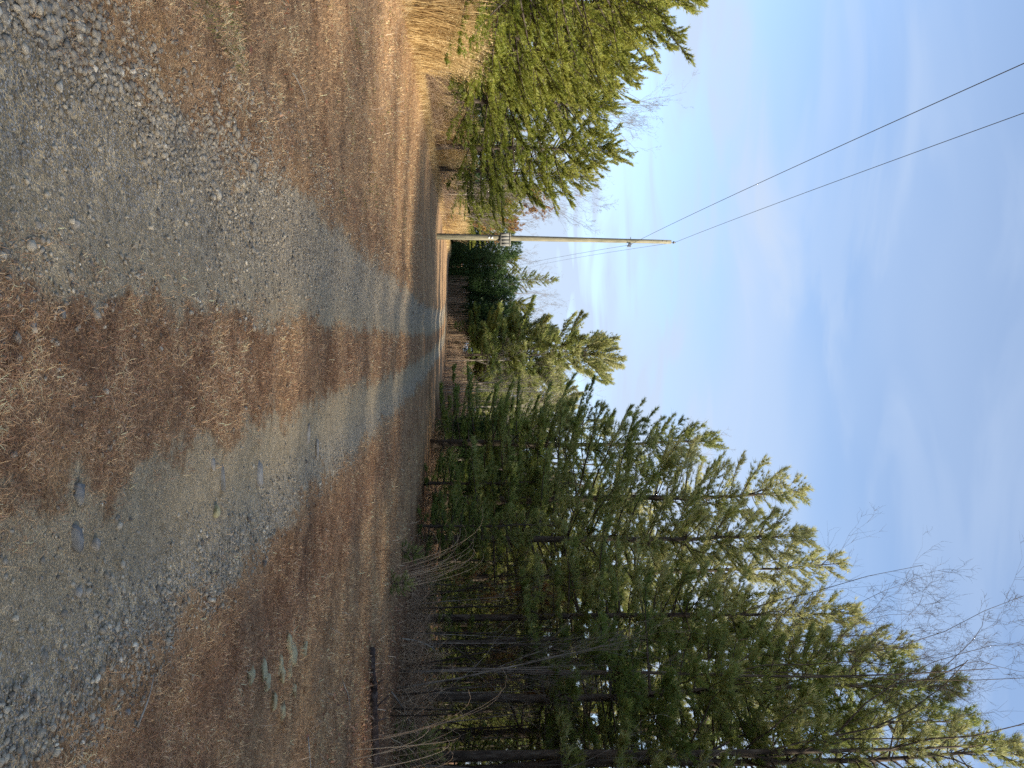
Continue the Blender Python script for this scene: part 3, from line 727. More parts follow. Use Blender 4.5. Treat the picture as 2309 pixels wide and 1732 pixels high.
def stones():
    slabs = [  # photo x, y, length, width, height, material, turn, label
        (172, 1112, 0.17, 0.105, 0.05, 'slate', 0.5, 'grey-green flat slate half sunk at the edge of the grassy middle strip'),
        (166, 1214, 0.155, 0.085, 0.055, 'slate', 0.35, 'dark blue-grey slate with a pale tip, largest on the bare right track'),
        (210, 1224, 0.075, 0.065, 0.04, 'schist', 0.0, 'round brownish stone next to the dark blue-grey slate'),
        (174, 1335, 0.065, 0.05, 0.03, 'schist', 0.2, 'pale egg-shaped stone alone on the smooth right track'),
        (500, 1076, 0.26, 0.09, 0.05, 'slate', 0.1, 'long grey stone blade poking from the right track'),
        (582, 1068, 0.34, 0.13, 0.06, 'schist', -0.2, 'pointed pale slab half buried farther up the right track'),
        (485, 1152, 0.15, 0.11, 0.05, 'sandstone', 0.4, 'yellowish flat stone in the middle of the right track'),
        (478, 1050, 0.10, 0.09, 0.03, 'schist', 0.4, 'greenish grey stone beside the long stone blade'),
        (692, 985, 0.30, 0.10, 0.05, 'schist', 0.1, 'thin pale slab far up the right track near the middle strip'),
        (712, 1010, 0.34, 0.11, 0.05, 'schist', 0.0, 'flat pale slab far up the right track, closest to its centre'),
        (83, 508, 0.05, 0.04, 0.035, 'schist', 0.1, 'whitish stone lying alone on the left track close to the camera'),
        (166, 505, 0.055, 0.04, 0.045, 'schist', 0.6, 'pale stone with a dark side in the middle of the left track'),
        (70, 734, 0.055, 0.04, 0.03, 'slate', 0.8, 'small dark blue stone in the grass left of the middle strip'),
        (134, 705, 0.06, 0.045, 0.035, 'slate', 0.3, 'bluish flat stone bedded where the left track meets the middle strip'),
        (284, 1605, 0.06, 0.045, 0.03, 'slate', 0.2, 'lone blue-grey stone in the rusty grass right of the lane'),
    ]
    for i, (px, py, a, b, c, m, rz, lab) in enumerate(slabs):
        x, y, z = gpix(px, py)
        o = obj('stone', rock_mesh('stone', 300 + i, (a, b, c * 1.5), M[m], jag=0.2), loc=(x, y, z + c * 0.10), rot=(random.uniform(-.1, .1), random.uniform(-.1, .1), rz))
        tag(o, lab, 'stone', 'larger stones on the lane')
    # lichen-covered plates in the right verge
    lic = [(562, 1530, .16), (592, 1500, .22), (598, 1540, .17), (628, 1495, .18), (632, 1525, .15), (648, 1450, .22), (655, 1478, .26),
           (650, 1510, .20), (684, 1462, .18), (614, 1580, .24), (634, 1606, .17), (660, 1555, .14)]
    where = ['nearest the lane', 'second nearest the lane', 'small one behind the second nearest', 'left of the cluster centre', 'right of the cluster centre',
             'at the far left end', 'longest, in the cluster centre', 'behind the longest one', 'farthest from the lane', 'wide one at the right', 'at the far right end', 'squarish brown-edged one']
    for i, (px, py, a) in enumerate(lic):
        x, y, z = gpix(px, py)
        o = obj('lichen_stone', rock_mesh('lichen_stone', 360 + i, (a * 1.25, a * 0.75, 0.075), M['lichen'], jag=0.45), loc=(x, y, z + 0.012), rot=(random.uniform(-.15, .15), random.uniform(-.15, .15), random.uniform(-.4, .4)))
        tag(o, 'pale green lichen-crusted flat stone in the right verge, ' + where[i], 'stone', 'lichen-covered stones in the right verge')
    rng = np.random.default_rng(17)
    protos = [rock_mesh('pebble', 400 + i, (1, rng.uniform(.7, .95), rng.uniform(.6, .95)), M['stone'], jag=0.22, tint=rng.uniform(.35, .95)) for i in range(9)]
    spots = []
    for k in range(54):
        if k < 30: px, py = rng.uniform(20, 420), rng.uniform(330, 640)
        elif k < 44: px, py = rng.uniform(10, 250), rng.uniform(640, 760)
        else: px, py = rng.uniform(20, 500), rng.uniform(1180, 1500)
        spots.append((px, py))
    for k, (px, py) in enumerate(spots):
        x, y, z = gpix(px, py); s = rng.uniform(0.018, 0.036) * (1 + 0.05 * (y - 3))
        o = obj('loose_stone', protos[k % 9], loc=(x, y, z + s * 0.2), rot=(0, 0, rng.uniform(0, 6.28)), scale=(s, s, s))
        if k < 30: tag(o, 'pale loose stone lying on the left wheel track', 'stone', 'loose stones on the left wheel track')
        elif k < 44: tag(o, 'loose stone among grass along the near middle strip edge', 'stone', 'loose stones along the middle strip')
        else: tag(o, 'small loose stone lying on the bare right wheel track', 'stone', 'loose stones on the right wheel track')
stones()

# ------------------------------------------------------------------ utility pole and power lines
POLE_Y = 46.5
def pole_line():
    px_, _ = pix(985, 533, POLE_Y); pz = float(tz(px_, POLE_Y))
    Hp = 14.2
    def build(x, y, z, label, full):
        t = thing('utility_pole', (x, y, z), 0.0, 1.0, (0.0, R(0.7)))
        tag(t, label, 'utility pole', 'poles of the power line')
        g = Geo(); hs = np.array([-0.4, 0, 0.6, 3, 6, 9, 12, Hp]); g.tube(np.stack([0 * hs, 0 * hs, hs], 1), np.interp(hs, [0, Hp], [0.185, 0.115]), 16)
        obj('shaft', g.mesh('shaft', M['pole'], True), t)
        hz = Hp - 2.55
        for s, zz in ((-1, hz + 0.06), (1, hz)):
            b = Geo(); b.sticks([[s * 0.11, 0, zz]], [[s * 0.24, 0, zz]], 0.018, 0.018, sides=8)
            br = obj('bracket', b.mesh('bracket', M['steel']), t)
            if s == 1:
                for k, xx in enumerate((0.21, 0.29)):
                    i = Geo(); i.tube(np.array([[xx, -.10 + .22 * k, zz - .10], [xx, -.10 + .22 * k, zz - .03], [xx, -.10 + .22 * k, zz], [xx, -.10 + .22 * k, zz + .03], [xx, -.10 + .22 * k, zz + .10]]), [.05, .055, .035, .055, .05], 10)
                    obj('insulator', i.mesh('insulator', M['porcelain'], True), br)
        p = Geo(); p.sticks([[0.03, 0, Hp - 0.05]], [[0.03, 0, Hp + 0.16]], 0.018, 0.018, sides=8)
        pin = obj('top_pin', p.mesh('top_pin', M['steel']), t)
        i = Geo(); i.tube(np.array([[.03, 0, Hp + .12], [.03, 0, Hp + .16], [.03, 0, Hp + .20], [.03, 0, Hp + .24], [.03, 0, Hp + .27]]), [.075, .08, .045, .06, .04], 12)
        obj('insulator', i.mesh('insulator', M['porcelain'], True), pin)
        for zz in (Hp - 0.28, Hp - 0.52):
            b = Geo(); b.tube(np.array([[0.0, -0.135, zz], [0.0, -0.16, zz]]), [0.028, 0.028], 8)
            obj('bolt', b.mesh('bolt', M['steel']), t)
        gw = Geo(); hz2 = np.linspace(0.1, Hp - 0.4, 12); rr_ = np.interp(hz2, [0, Hp], [0.185, 0.115]) + 0.006
        gw.tube(np.stack([-rr_ * 0.5, -rr_ * 0.87, hz2], 1), 0.006, 5); obj('ground_wire', gw.mesh('ground_wire', M['wire']), t)
        if full:
            # weathered square sign board and two small tags on the side that faces the lane
            b = Geo(); w, h, d = 0.80, 0.64, 0.045; cx, cz, cy = 0.12, 4.10, -0.215
            for k in range(4):
                x0 = cx - w / 2 + k * w / 4 + 0.0015; x1 = cx - w / 2 + (k + 1) * w / 4 - 0.0015
                bb = Geo(); v = np.array([[xx, yy, zz] for xx in (x0, x1) for yy in (cy - d / 2, cy + d / 2) for zz in (cz - h / 2, cz + h / 2)])
                bb.add(v, None, [(0, 1, 3, 2), (4, 6, 7, 5), (0, 4, 5, 1), (2, 3, 7, 6), (0, 2, 6, 4), (1, 5, 7, 3)])
                if k == 0: sb = obj('sign_board', bb.mesh('plank', M['board']), t)
                else: obj('plank', bb.mesh('plank', M['board']), sb)
            for zz in (cz - h / 2 + 0.05, cz + h / 2 - 0.05):
                bb = Geo(); v = np.array([[xx, yy, z2] for xx in (cx - w / 2 - .01, cx + w / 2 + .01) for yy in (cy - d / 2 - .022, cy - d / 2 - .002) for z2 in (zz - .02, zz + .02)])
                bb.add(v, None, [(0, 1, 3, 2), (4, 6, 7, 5), (0, 4, 5, 1), (2, 3, 7, 6), (0, 2, 6, 4), (1, 5, 7, 3)])
                obj('batten', bb.mesh('batten', M['board']), sb)
            for zz, s in ((3.12, 0.05), (3.30, 0.065)):
                r_ = np.interp(zz, [0, Hp], [0.185, 0.115]) + 0.004
                bb = Geo(); v = np.array([[xx, yy, z2] for xx in (-s + .03, s + .03) for yy in (-r_ - .006, -r_ + .006) for z2 in (zz - s, zz + s)])
                bb.add(v, None, [(0, 1, 3, 2), (4, 6, 7, 5), (0, 4, 5, 1), (2, 3, 7, 6), (0, 2, 6, 4), (1, 5, 7, 3)])
                obj('tag_plate', bb.mesh('tag_plate', M['tag']), t)
        return t
    build(px_, POLE_Y, pz, 'weathered grey wooden utility pole with a square board, left of the lane', True)
    sl = -0.089
    yb, yf = POLE_Y - 78, POLE_Y + 62
    xb, xf = px_ + sl * (yb - POLE_Y), px_ - 0.12 * (yf - POLE_Y)
    zb, zf = float(tz(xb, yb)), float(tz(xf, yf))
    build(xb, yb, zb, 'wooden utility pole behind the viewpoint carrying the near span', False)
    lean = math.tan(R(0.7))
    def wire(off, zo, label, side):
        g = Geo()
        A = np.array([xb + lean * (Hp) + side, yb, zb + Hp + zo + 0.6]); B = np.array([px_ + lean * Hp + side, POLE_Y, pz + Hp + zo]); C = np.array([xf + side, yf, zf + Hp + zo - 4.2])
        P = []
        for S, E, sag, n in ((A, B, 0.9, 40), (B, C, 0.9, 30)):
            f = np.linspace(0, 1, n)[:, None]; q = S * (1 - f) + E * f; q[:, 2] -= (sag * 4 * f * (1 - f))[:, 0]
            P.append(q if S is A else q[1:])
        g.tube(np.concatenate(P), 0.0095, 5)
        tag(obj('power_line', g.mesh('power_line', M['wire'], True)), label, 'power line', 'power lines on the utility pole')
    wire(0, 0.22, 'upper power line running from the very top of the pole', 0.03)
    wire(1, -2.55, 'lower power line attached below the top of the pole', 0.21)
pole_line()

# ------------------------------------------------------------------ trees
def plant(name, parts, x, y, label, cat, group, rz=None, sc=1.0, dz=0.0, tilt=(0, 0)):
    if rz is None: rz = random.uniform(0, 6.283)
    t = thing(name, (x, y, float(tz(x, y)) + dz), rz, sc, tilt)
    tag(t, label, cat, group)
    for pn, me in parts: obj(pn, me, t)
    return t

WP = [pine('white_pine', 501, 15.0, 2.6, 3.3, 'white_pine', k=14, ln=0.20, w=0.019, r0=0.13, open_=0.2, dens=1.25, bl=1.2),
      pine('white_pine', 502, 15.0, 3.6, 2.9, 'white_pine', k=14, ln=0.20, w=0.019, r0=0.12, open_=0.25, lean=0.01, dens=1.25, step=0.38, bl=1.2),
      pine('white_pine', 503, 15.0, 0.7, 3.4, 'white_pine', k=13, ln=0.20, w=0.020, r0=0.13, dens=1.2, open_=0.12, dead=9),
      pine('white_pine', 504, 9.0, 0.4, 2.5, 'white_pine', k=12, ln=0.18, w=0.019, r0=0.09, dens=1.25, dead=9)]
YP = [pine('yellow_pine', 511, 8.5, 2.0, 2.7, 'loblolly', 'round', k=9, ln=0.13, w=0.022, r0=0.12, step=0.32, nb=(5, 7), dens=1.6, dead=0.6, jit=0.3),
      pine('yellow_pine', 512, 8.5, 1.8, 2.3, 'loblolly', 'round', k=9, ln=0.13, w=0.022, r0=0.12, step=0.32, nb=(5, 7), dens=1.6, dead=0.6, jit=0.3),
      pine('round_pine', 513, 14.0, 3.0, 3.7, 'white_pine', 'round', bl=1.55, k=9, ln=0.34, w=0.05, r0=0.13, step=0.45, nb=(5, 7), dens=1.15, jit=0.32)]
CE = [cedar('cedar', 521, 7.0, 2.3), cedar('cedar', 522, 6.0, 2.7, 4600)]
BT = [bare('bare_tree', 531, 10.0, 0.10, 'greybark', 0.45, 0.25, 4), bare('bare_tree', 532, 10.0, 0.085, 'greybark', 0.6, 0.3, 4, stems=3, kids=(3, 5)),
      bare('bare_tree', 533, 16.0, 0.15, 'bark', 0.55, 0.4, 4, kids=(4, 6), zig=0.085),
      bare('bare_tree', 534, 16.0, 0.075, 'bark', 0.55, 0.45, 4, kids=(4, 7), zig=0.085)]
SA = [bare('bare_sapling', 541, 7.5, 0.035, 'palebark', 0.35, 0.35, 3, kids=(2, 4)), bare('bare_sapling', 542, 6.0, 0.030, 'greybark', 0.4, 0.3, 3, kids=(3, 5)),
      bare('bare_sapling', 543, 5.0, 0.030, 'darkbark', 0.5, 0.25, 3, kids=(3, 5), zig=0.10)]
OT = bare('orange_tree', 551, 7.5, 0.07, 'greybark', 0.55, 0.2, 3, 'orange', 6000, kids=(4, 6))
YT = bare('understory_tree', 552, 5.0, 0.045, 'darkbark', 0.6, 0.2, 3, 'yellowleaf', 700, kids=(4, 6))

def at_py(py, y): return (py - H0 / 2) / FPX * y * 1.004

# --- right side, first rows:  photo row, distance, height, variant, label
right = [
    (1125, 34.0, 16.6, 0, 'tallest white pine on the right with an open sunlit top leaning over the lane'),
    (1000, 37.5, 14.2, 2, 'dark green pine with boughs to the ground, nearest the lane on the right'),
    (968, 47.0, 10.6, 3, 'bushy low-branched pine at the lane end of the right tree line'),
    (1090, 31.0, 6.0, 3, 'small dense pine in front of the tallest right white pine'),
    (1215, 29.5, 15.2, 2, 'broad low-branched white pine just right of the tallest one'),
    (1185, 26.5, 5.0, 3, 'small pine sapling with boughs to the ground by the arching canes'),
    (1300, 31.0, 17.0, 0, 'yellow-topped white pine behind the arching canes'),
    (1390, 24.5, 14.3, 1, 'white pine with bare lower trunk above the dark thicket'),
    (1490, 27.0, 17.2, 0, 'second white pine from the right edge with a bare lower trunk'),
    (1560, 21.0, 15.4, 1, 'near white pine with drooping needle tufts at the right'),
    (1655, 23.5, 17.4, 0, 'tall white pine standing behind the rightmost trunk'),
    (1745, 20.0, 16.6, 1, 'rightmost white pine, cut by the picture edge'),
    (1420, 36.0, 15.0, 1, 'white pine deep in the right wood left of centre'),
    (1610, 33.0, 15.5, 2, 'white pine deep in the right wood with dense low boughs'),
    (1260, 42.0, 15.0, 1, 'far white pine showing between the two tallest right pines'),
    (1140, 50.0, 14.5, 2, 'far white pine directly behind the tallest right pine'),
    (1530, 44.0, 16.0, 0, 'farthest white pine seen through the right wood'),
    (1340, 52.0, 15.0, 2, 'dark far pine low behind the right wood'),
]
for py, y, Hh, v, lab in right:
    base = 9.0 if v == 3 else 15.0
    wide = {1125: 1.38, 1000: 1.3, 1215: 1.15, 968: 1.1}.get(py, 1.0); k = Hh / base
    plant('white_pine', WP[v], at_py(py, y), y, lab, 'tree', 'white pines on the right', sc=(k * wide, k * wide, k))
# the same wood goes on beside and behind the viewpoint and shades the lane
off = []
for k in range(10):
    if k < 9: off.append((22.5 + 3.0 * (k % 4), -8 + 5.5 * k, 2)); off.append((31 + 2.0 * (k % 3), 4 + 5.5 * k, 2))
    off.append((11.2 + 0.9 * (k % 2), -25 + 4.6 * k, (0, 1, 2)[k % 3])); off.append((15.8 + 1.1 * (k % 3), -27 + 4.9 * k, (2, 0, 1)[k % 3]))
off += [(11.6, 16.8, 2), (13.6, 19.6, 2), (12.6, 14.0, 2)]
for x, y, v in off:
    plant('white_pine', WP[v], x, y, 'white pine of the right wood standing outside the picture', 'tree', 'white pines outside the picture', sc=random.uniform(0.97, 1.08))
# leafless trees reaching over the right pines
for py, y, Hh, v, lab in [(1700, 19.2, 15.8, 2, 'dark-trunked leafless tree at the right edge with branches against the sky'),
                          (1500, 20.5, 15.2, 3, 'leafless tree whose twigs top the near right pines'),
                          (1610, 26.0, 16.8, 3, 'leafless tree behind the rightmost pines'),
                          (1445, 23.0, 15.4, 3, 'slender leafless tree left of the dark-trunked one'),
                          (1400, 27.5, 16.2, 3, 'leafless tree with twigs above the middle right pines'),
                          (1030, 43.0, 13.5, 1, 'thin leafless tree behind the dark green pine by the lane')]:
    plant('bare_tree', BT[v], at_py(py, y), y, lab, 'tree', 'leafless trees on the right', sc=Hh / (16.0 if v >= 2 else 10.0))
# yellow and orange leaved undergrowth inside the right wood
for i, (py, y, s) in enumerate([(1365, 24, .9), (1440, 25, 1.0), (1530, 23.5, 1.0), (1640, 22, 1.0), (1260, 27, .8), (1590, 28, 1.1)]):
    lab = ['leftmost yellow-leaved', 'second yellow-leaved', 'third yellow-leaved', 'rightmost yellow-leaved', 'small yellow-leaved', 'far yellow-leaved'][i]
    plant('understory_tree', YT, at_py(py, y), y, lab + ' shrub in the shade under the right pines', 'tree', 'yellow-leaved shrubs under the right pines', sc=s)
for i, (py, y, s) in enumerate([(1345, 25.5, .55), (1550, 22.5, .55)]):
    plant('understory_tree', OT, at_py(py, y), y, ['orange-leaved shrub low under the middle right pines', 'orange-leaved shrub low under the near right pines'][i], 'tree', 'orange shrubs under the right pines', sc=s)
und = [(1275, 27), (1330, 25.5), (1395, 27.5), (1450, 24), (1515, 25.5), (1575, 23), (1640, 24.5), (1700, 22), (1360, 31), (1480, 30), (1600, 29), (1720, 27)]
uw = ['first', 'second', 'third', 'fourth', 'fifth', 'sixth', 'seventh', 'eighth', 'ninth', 'tenth', 'eleventh', 'twelfth']
for i, (py, y) in enumerate(und):
    plant('young_pine', WP[3], at_py(py, y), y, uw[i] + (' young pine from the lane side under the right pines' if i < 8 else ' young pine, in the back row under the right pines'), 'tree', 'young pines under the right wood', sc=random.uniform(0.26, 0.5))
# thin bare saplings between the trunks
rng = np.random.default_rng(31)
for i in range(44):
    y = rng.uniform(17.0, 27); py = rng.uniform(1270, 1728)
    x = max(at_py(py, y), float(right_edge(y)) - 0.6)
    plant('bare_sapling', SA[1 + i % 2], x, y, 'thin bare sapling stem between the trunks of the right wood', 'sapling', 'bare saplings in the right wood', sc=rng.uniform(0.6, 1.15), tilt=(rng.normal(0, .08), rng.normal(0, .08)))
for i in range(26):
    y = rng.uniform(52, 68); py = rng.uniform(868, 985)
    plant('bare_sapling', SA[0 if i % 3 else 1], at_py(py, y), y, 'tall pale bare sapling in the stand where the lane bends', 'sapling', 'bare saplings at the bend', sc=rng.uniform(0.85, 1.3))

# --- far end of the lane
far = [('round_pine', YP[2], 800, 72, 15.0 / 14, 'big round-crowned yellow-green pine straight ahead beyond the bend', 'tree'),
       ('round_pine', YP[2], 905, 82, 12.5 / 14, 'yellowish pine behind the pale saplings at the bend', 'tree'),
       ('white_pine', WP[1], 632, 96, 13.2 / 15, 'thin see-through pine on the far skyline right of the pole', 'tree'),
       ('white_pine', WP[2], 745, 88, 11.5 / 15, 'dark pine at the left foot of the big round-crowned pine', 'tree'),
       ('white_pine', WP[3], 700, 84, 7.6 / 9, 'short dark pine left of the lane end', 'tree'),
       ('round_pine', YP[2], 752, 76, 9.8 / 14, 'lower yellow-green pine at the left shoulder of the big round pine', 'tree'),
       ('round_pine', YP[2], 838, 79, 11.0 / 14, 'yellow-green pine at the right shoulder of the big round pine', 'tree'),
       ('yellow_pine', YP[1], 690, 88, 8.8 / 8.5, 'soft olive pine above the far end of the lane', 'tree'),
       ('yellow_pine', YP[0], 585, 92, 7.6 / 8.5, 'olive pine over the first far cedars', 'tree'),
       ('white_pine', WP[2], 905, 66, 11.0 / 15, 'soft green pine behind the pale saplings, nearest the right wood', 'tree'),
       ('cedar', CE[0], 560, 84, 1.15, 'dark cedar just right of the pole foot', 'tree'),
       ('cedar', CE[1], 600, 82, 1.05, 'second dark cedar right of the pole', 'tree'),
       ('cedar', CE[0], 642, 83, 1.10, 'third dark cedar right of the pole', 'tree'),
       ('cedar', CE[1], 678, 86, 1.25, 'fourth dark cedar right of the pole', 'tree'),
       ('cedar', CE[0], 722, 82, 1.15, 'dark cedar above the far end of the lane', 'tree'),
       ('cedar', CE[1], 768, 80, 1.05, 'dark cedar beneath the big round-crowned pine', 'tree'),
       ('cedar', CE[0], 850, 84, 1.2, 'dark cedar hidden behind the pale saplings', 'tree'),
       ('cedar', CE[1], 1010, 62, 1.0, 'dark cedar low behind the trunks of the tallest right pines', 'tree'),
       ('cedar', CE[0], 1080, 58, 1.0, 'dark cedar behind the second thicket at the right pines', 'tree'),
       ('cedar', CE[1], 1160, 56, 1.0, 'dark cedar behind the fifth thicket at the right pines', 'tree'),
       ('cedar', CE[1], 930, 76, 1.2, 'dark cedar right of the pale saplings', 'tree'),
       ('cedar', CE[0], 515, 92, 1.2, 'dark cedar just left of the pole foot', 'tree'),
       ('cedar', CE[1], 455, 92, 1.2, 'dark cedar behind the orange-leaved tree', 'tree'),
       ('cedar', CE[0], 985, 74, 1.2, 'dark cedar behind the short bushy pine', 'tree')]
for nm, parts, py, y, s, lab, cat in far:
    plant(nm, parts, at_py(py, y), y, lab, cat, 'trees at the far end of the lane', sc=s)
for i, (py, y, Hh, v) in enumerate([(655, 92, 11.5, 1), (690, 95, 11.5, 0), (725, 93, 10.5, 1), (575, 96, 9.5, 0), (608, 100, 10, 1), (840, 88, 12, 0), (880, 90, 13.5, 1), (815, 70, 9.5, 0), (868, 66, 9, 1), (930, 70, 10.5, 0)]):
    lab = ['behind the third dark cedar', 'behind the fourth dark cedar', 'left of the big round pine', 'just right of the pole', 'between the first far cedars', 'right of the big round pine',
           'tall one over the pale saplings', 'in front of the big round pine', 'among the pale saplings', 'right of the pale saplings'][i]
    plant('bare_tree', BT[v], at_py(py, y), y, 'grey leafless far tree ' + lab, 'tree', 'leafless trees at the far end', sc=Hh / 10)

# --- left side
left = [('yellow_pine', YP[0], 10, 24.0, 7.8 / 8.5, 'nearest sunlit yellow-green pine, cut by the left picture edge'),
        ('yellow_pine', YP[0], 92, 27.5, 7.5 / 8.5, 'second sunlit yellow-green pine from the left edge'),
        ('yellow_pine', YP[1], 165, 30.5, 8.2 / 8.5, 'third sunlit pine with a dark leaning trunk below'),
        ('yellow_pine', YP[0], 232, 35.0, 8.2 / 8.5, 'fourth sunlit pine in the left row'),
        ('yellow_pine', YP[1], 338, 38.0, 8.9 / 8.5, 'fifth sunlit pine with drooping dark lower boughs'),
        ('yellow_pine', YP[1], 386, 43.0, 8.3 / 8.5, 'last sunlit pine of the left row before the orange-leaved tree'),
        ('yellow_pine', YP[0], 50, 33.0, 8.9 / 8.5, 'sunlit pine standing behind the first two left pines'),
        ('yellow_pine', YP[1], 200, 41.0, 8.6 / 8.5, 'sunlit pine standing behind the third and fourth left pines'),
        ('yellow_pine', YP[0], -48, 21.0, 7.9 / 8.5, 'sunlit pine whose boughs reach in at the upper left')]
for nm, parts, py, y, s, lab in left:
    plant(nm, parts, at_py(py, y), y, lab, 'tree', 'sunlit pines on the left', sc=s)
for i, (py, y, s, lab) in enumerate([(450, 54, .86, 'orange-leaved tree left of the utility pole'), (497, 62, .74, 'smaller orange-leaved tree touching the pole')]):
    plant('orange_tree', OT, at_py(py, y), y, lab, 'tree', 'orange-leaved trees left of the pole', sc=s)
for i, (py, y, Hh, v) in enumerate([(90, 44, 11.2, 0), (190, 46, 12.0, 0), (255, 48, 12.5, 1), (300, 50, 11.5, 0), (395, 56, 11.2, 1), (430, 60, 11.5, 0), (470, 64, 10.0, 1), (505, 72, 8.5, 0), (410, 48, 6, 1), (440, 52, 6.5, 0), (480, 56, 6, 1), (340, 60, 10, 0)]):
    lab = ['first from the left edge', 'second from the left edge', 'tall fan of twigs over the fourth pine', 'beside the tall fan of twigs', 'over the last left pine', 'fan of twigs behind the orange-leaved tree',
           'right of the orange-leaved tree', 'closest to the pole', 'low one at the foot of the last left pine', 'low one before the orange-leaved tree', 'low one beside the pole', 'far one between fifth and last pine'][i]
    plant('bare_tree', BT[v], at_py(py, y), y, 'leafless tree behind the left pines, ' + lab, 'tree', 'leafless trees behind the left pines', sc=Hh / 10)
for i in range(13):
    py = 1010 + i * 52; y = 44 + (i * 7) % 13
    plant('cedar', CE[i % 2], at_py(py, y), y, (['first', 'second', 'third', 'fourth', 'fifth', 'sixth', 'seventh', 'eighth', 'ninth', 'tenth', 'eleventh', 'twelfth', 'thirteenth'][i] + ' dark evergreen from the lane side deep behind the right wood'), 'tree', 'evergreens deep in the right wood', sc=1.0 + 0.1 * (i % 4))
for i, (py, y, s, v, lab) in enumerate([(440, 53, .62, 0, 'short olive pine in front of the orange-leaved tree'), (478, 60, .66, 1, 'short olive pine between the orange-leaved trees and the pole'), (505, 70, .7, 0, 'olive pine half hidden by the pole')]):
    plant('yellow_pine', YP[v], at_py(py, y), y, lab, 'tree', 'short pines by the pole', sc=s)
plant('cedar', CE[0], at_py(430, 70), 70, 'dark cedar filling the gap under the orange-leaved tree', 'tree', 'cedars behind the left pines', sc=1.1)
plant('cedar', CE[1], at_py(330, 58), 58, 'dark cedar behind the fifth left pine', 'tree', 'cedars behind the left pines', sc=1.1)
plant('cedar', CE[0], at_py(150, 46), 46, 'dark cedar behind the second left pine', 'tree', 'cedars behind the left pines', sc=1.0)
plant('cedar', CE[1], at_py(30, 40), 40, 'dark cedar behind the nearest left pine', 'tree', 'cedars behind the left pines', sc=1.0)
plant('cedar', CE[1], at_py(270, 62), 62, 'dark cedar behind the fourth left pine', 'tree', 'cedars behind the left pines', sc=1.2)

# ------------------------------------------------------------------ tall dry grass, canes and thickets
def sedge_clump(name, seed, H, n, rad, m, lean=(0.15, 0.5), w=0.008, plume=True):
    rng = np.random.default_rng(seed); g = Geo()
    a = rng.uniform(0, 6.283, n); r = rad * np.sqrt(rng.uniform(0, 1, n))
    P = np.stack([np.cos(a) * r, np.sin(a) * r, np.full(n, -0.03)], 1)
    az = a + rng.normal(0, 0.7, n); tl = rng.uniform(lean[0], lean[1], n)
    L = H * rng.uniform(0.45, 1.08, n)
    seg = 4; Q = P; A = []; B = []; W = []
    side = np.stack([-np.sin(az), np.cos(az), 0 * az], 1)
    rows = [P]
    for s in range(seg):
        e = math.pi / 2 - tl * (0.35 + 1.0 * (s + 0.5) / seg)
        Q = Q + np.stack([np.cos(az) * np.cos(e), np.sin(az) * np.cos(e), np.sin(e)], 1) * (L / seg)[:, None]
        rows.append(Q)
    wd = np.array([1, 0.9, 0.75, 0.6, 0.15]) * w
    V = np.stack([np.stack([rw - side * wd[i] / 2, rw + side * wd[i] / 2], 1) for i, rw in enumerate(rows)], 1).reshape(n, -1, 3)
    base = np.arange(n)[:, None, None] * (2 * (seg + 1))
    q = (base + np.array([[2 * i, 2 * i + 1, 2 * i + 3, 2 * i + 2] for i in range(seg)])[None]).reshape(-1, 4)
    t = np.clip(rng.normal(0.52, 0.22, n), 0, 1)
    g.add(V.reshape(-1, 3), None, q, np.repeat(t, 2 * (seg + 1)))
    if plume:
        k = rng.uniform(size=n) < 0.4
        for j in range(4):
            f = 0.55 + 0.11 * j
            Pp = rows[2][k] * (1 - f) + rows[4][k] * f
            tufts(g, rng, Pp, unit(rows[4][k] - rows[2][k]), 0.07, 3, 0.010, 0.6, np.clip(t[k] + 0.25, 0, 1))
    return g.mesh(name, m)
SG = [sedge_clump('sedge', 601, 2.0, 420, 0.42, M['sedge'], (0.1, 0.65), 0.017), sedge_clump('sedge', 602, 1.7, 320, 0.5, M['sedge'], (0.1, 0.8), 0.017)]
sed = [(15, 20.8, 1.05, 0, 'leftmost tall clump of golden dry grass under the nearest pine'), (62, 22.3, 1.0, 0, 'second tall clump of golden dry grass from the left'),
       (98, 23.6, .95, 0, 'third golden grass clump, its blades arching to the right'), (135, 25.5, .75, 1, 'small golden grass clump under the second pine'),
       (30, 24.5, 1.1, 1, 'golden grass clump behind the leftmost clump'),
       (282, 37.5, .95, 0, 'tall golden grass clump under the fourth pine'), (312, 39.0, 1.0, 0, 'tall golden grass clump left of the fifth pine'), (342, 41.0, .95, 1, 'golden grass clump under the fifth pine'),
       (495, 58, .95, 0, 'bright golden grass clump just left of the pole'), (515, 60, .9, 0, 'bright golden grass clump touching the pole foot'), (480, 59, .8, 1, 'left part of the bright golden grass by the pole'),
       (5, 22.0, 1.15, 0, 'golden grass clump at the very left edge'), (48, 21.4, .9, 1, 'low golden grass clump before the first two clumps'), (80, 24.6, 1.15, 0, 'tall golden grass clump between the first and second pines'),
       (112, 26.6, 1.0, 0, 'tall golden grass clump under the second pine'), (215, 33.0, .75, 1, 'thin tan grass clump right of the dark trunk'), (296, 39.5, 1.15, 0, 'tallest golden grass clump between the fourth and fifth pines'),
       (328, 40.5, 1.15, 0, 'golden grass clump directly below the fifth pine'), (505, 57, 1.0, 1, 'low golden grass at the pole, nearest the lane'), (468, 56, .9, 0, 'golden grass clump before the orange-leaved tree'), (402, 48, .8, 1, 'tan grass clump below the last left pine'),
       (368, 44, .6, 1, 'low tan grass clump between the fifth and last pines')]
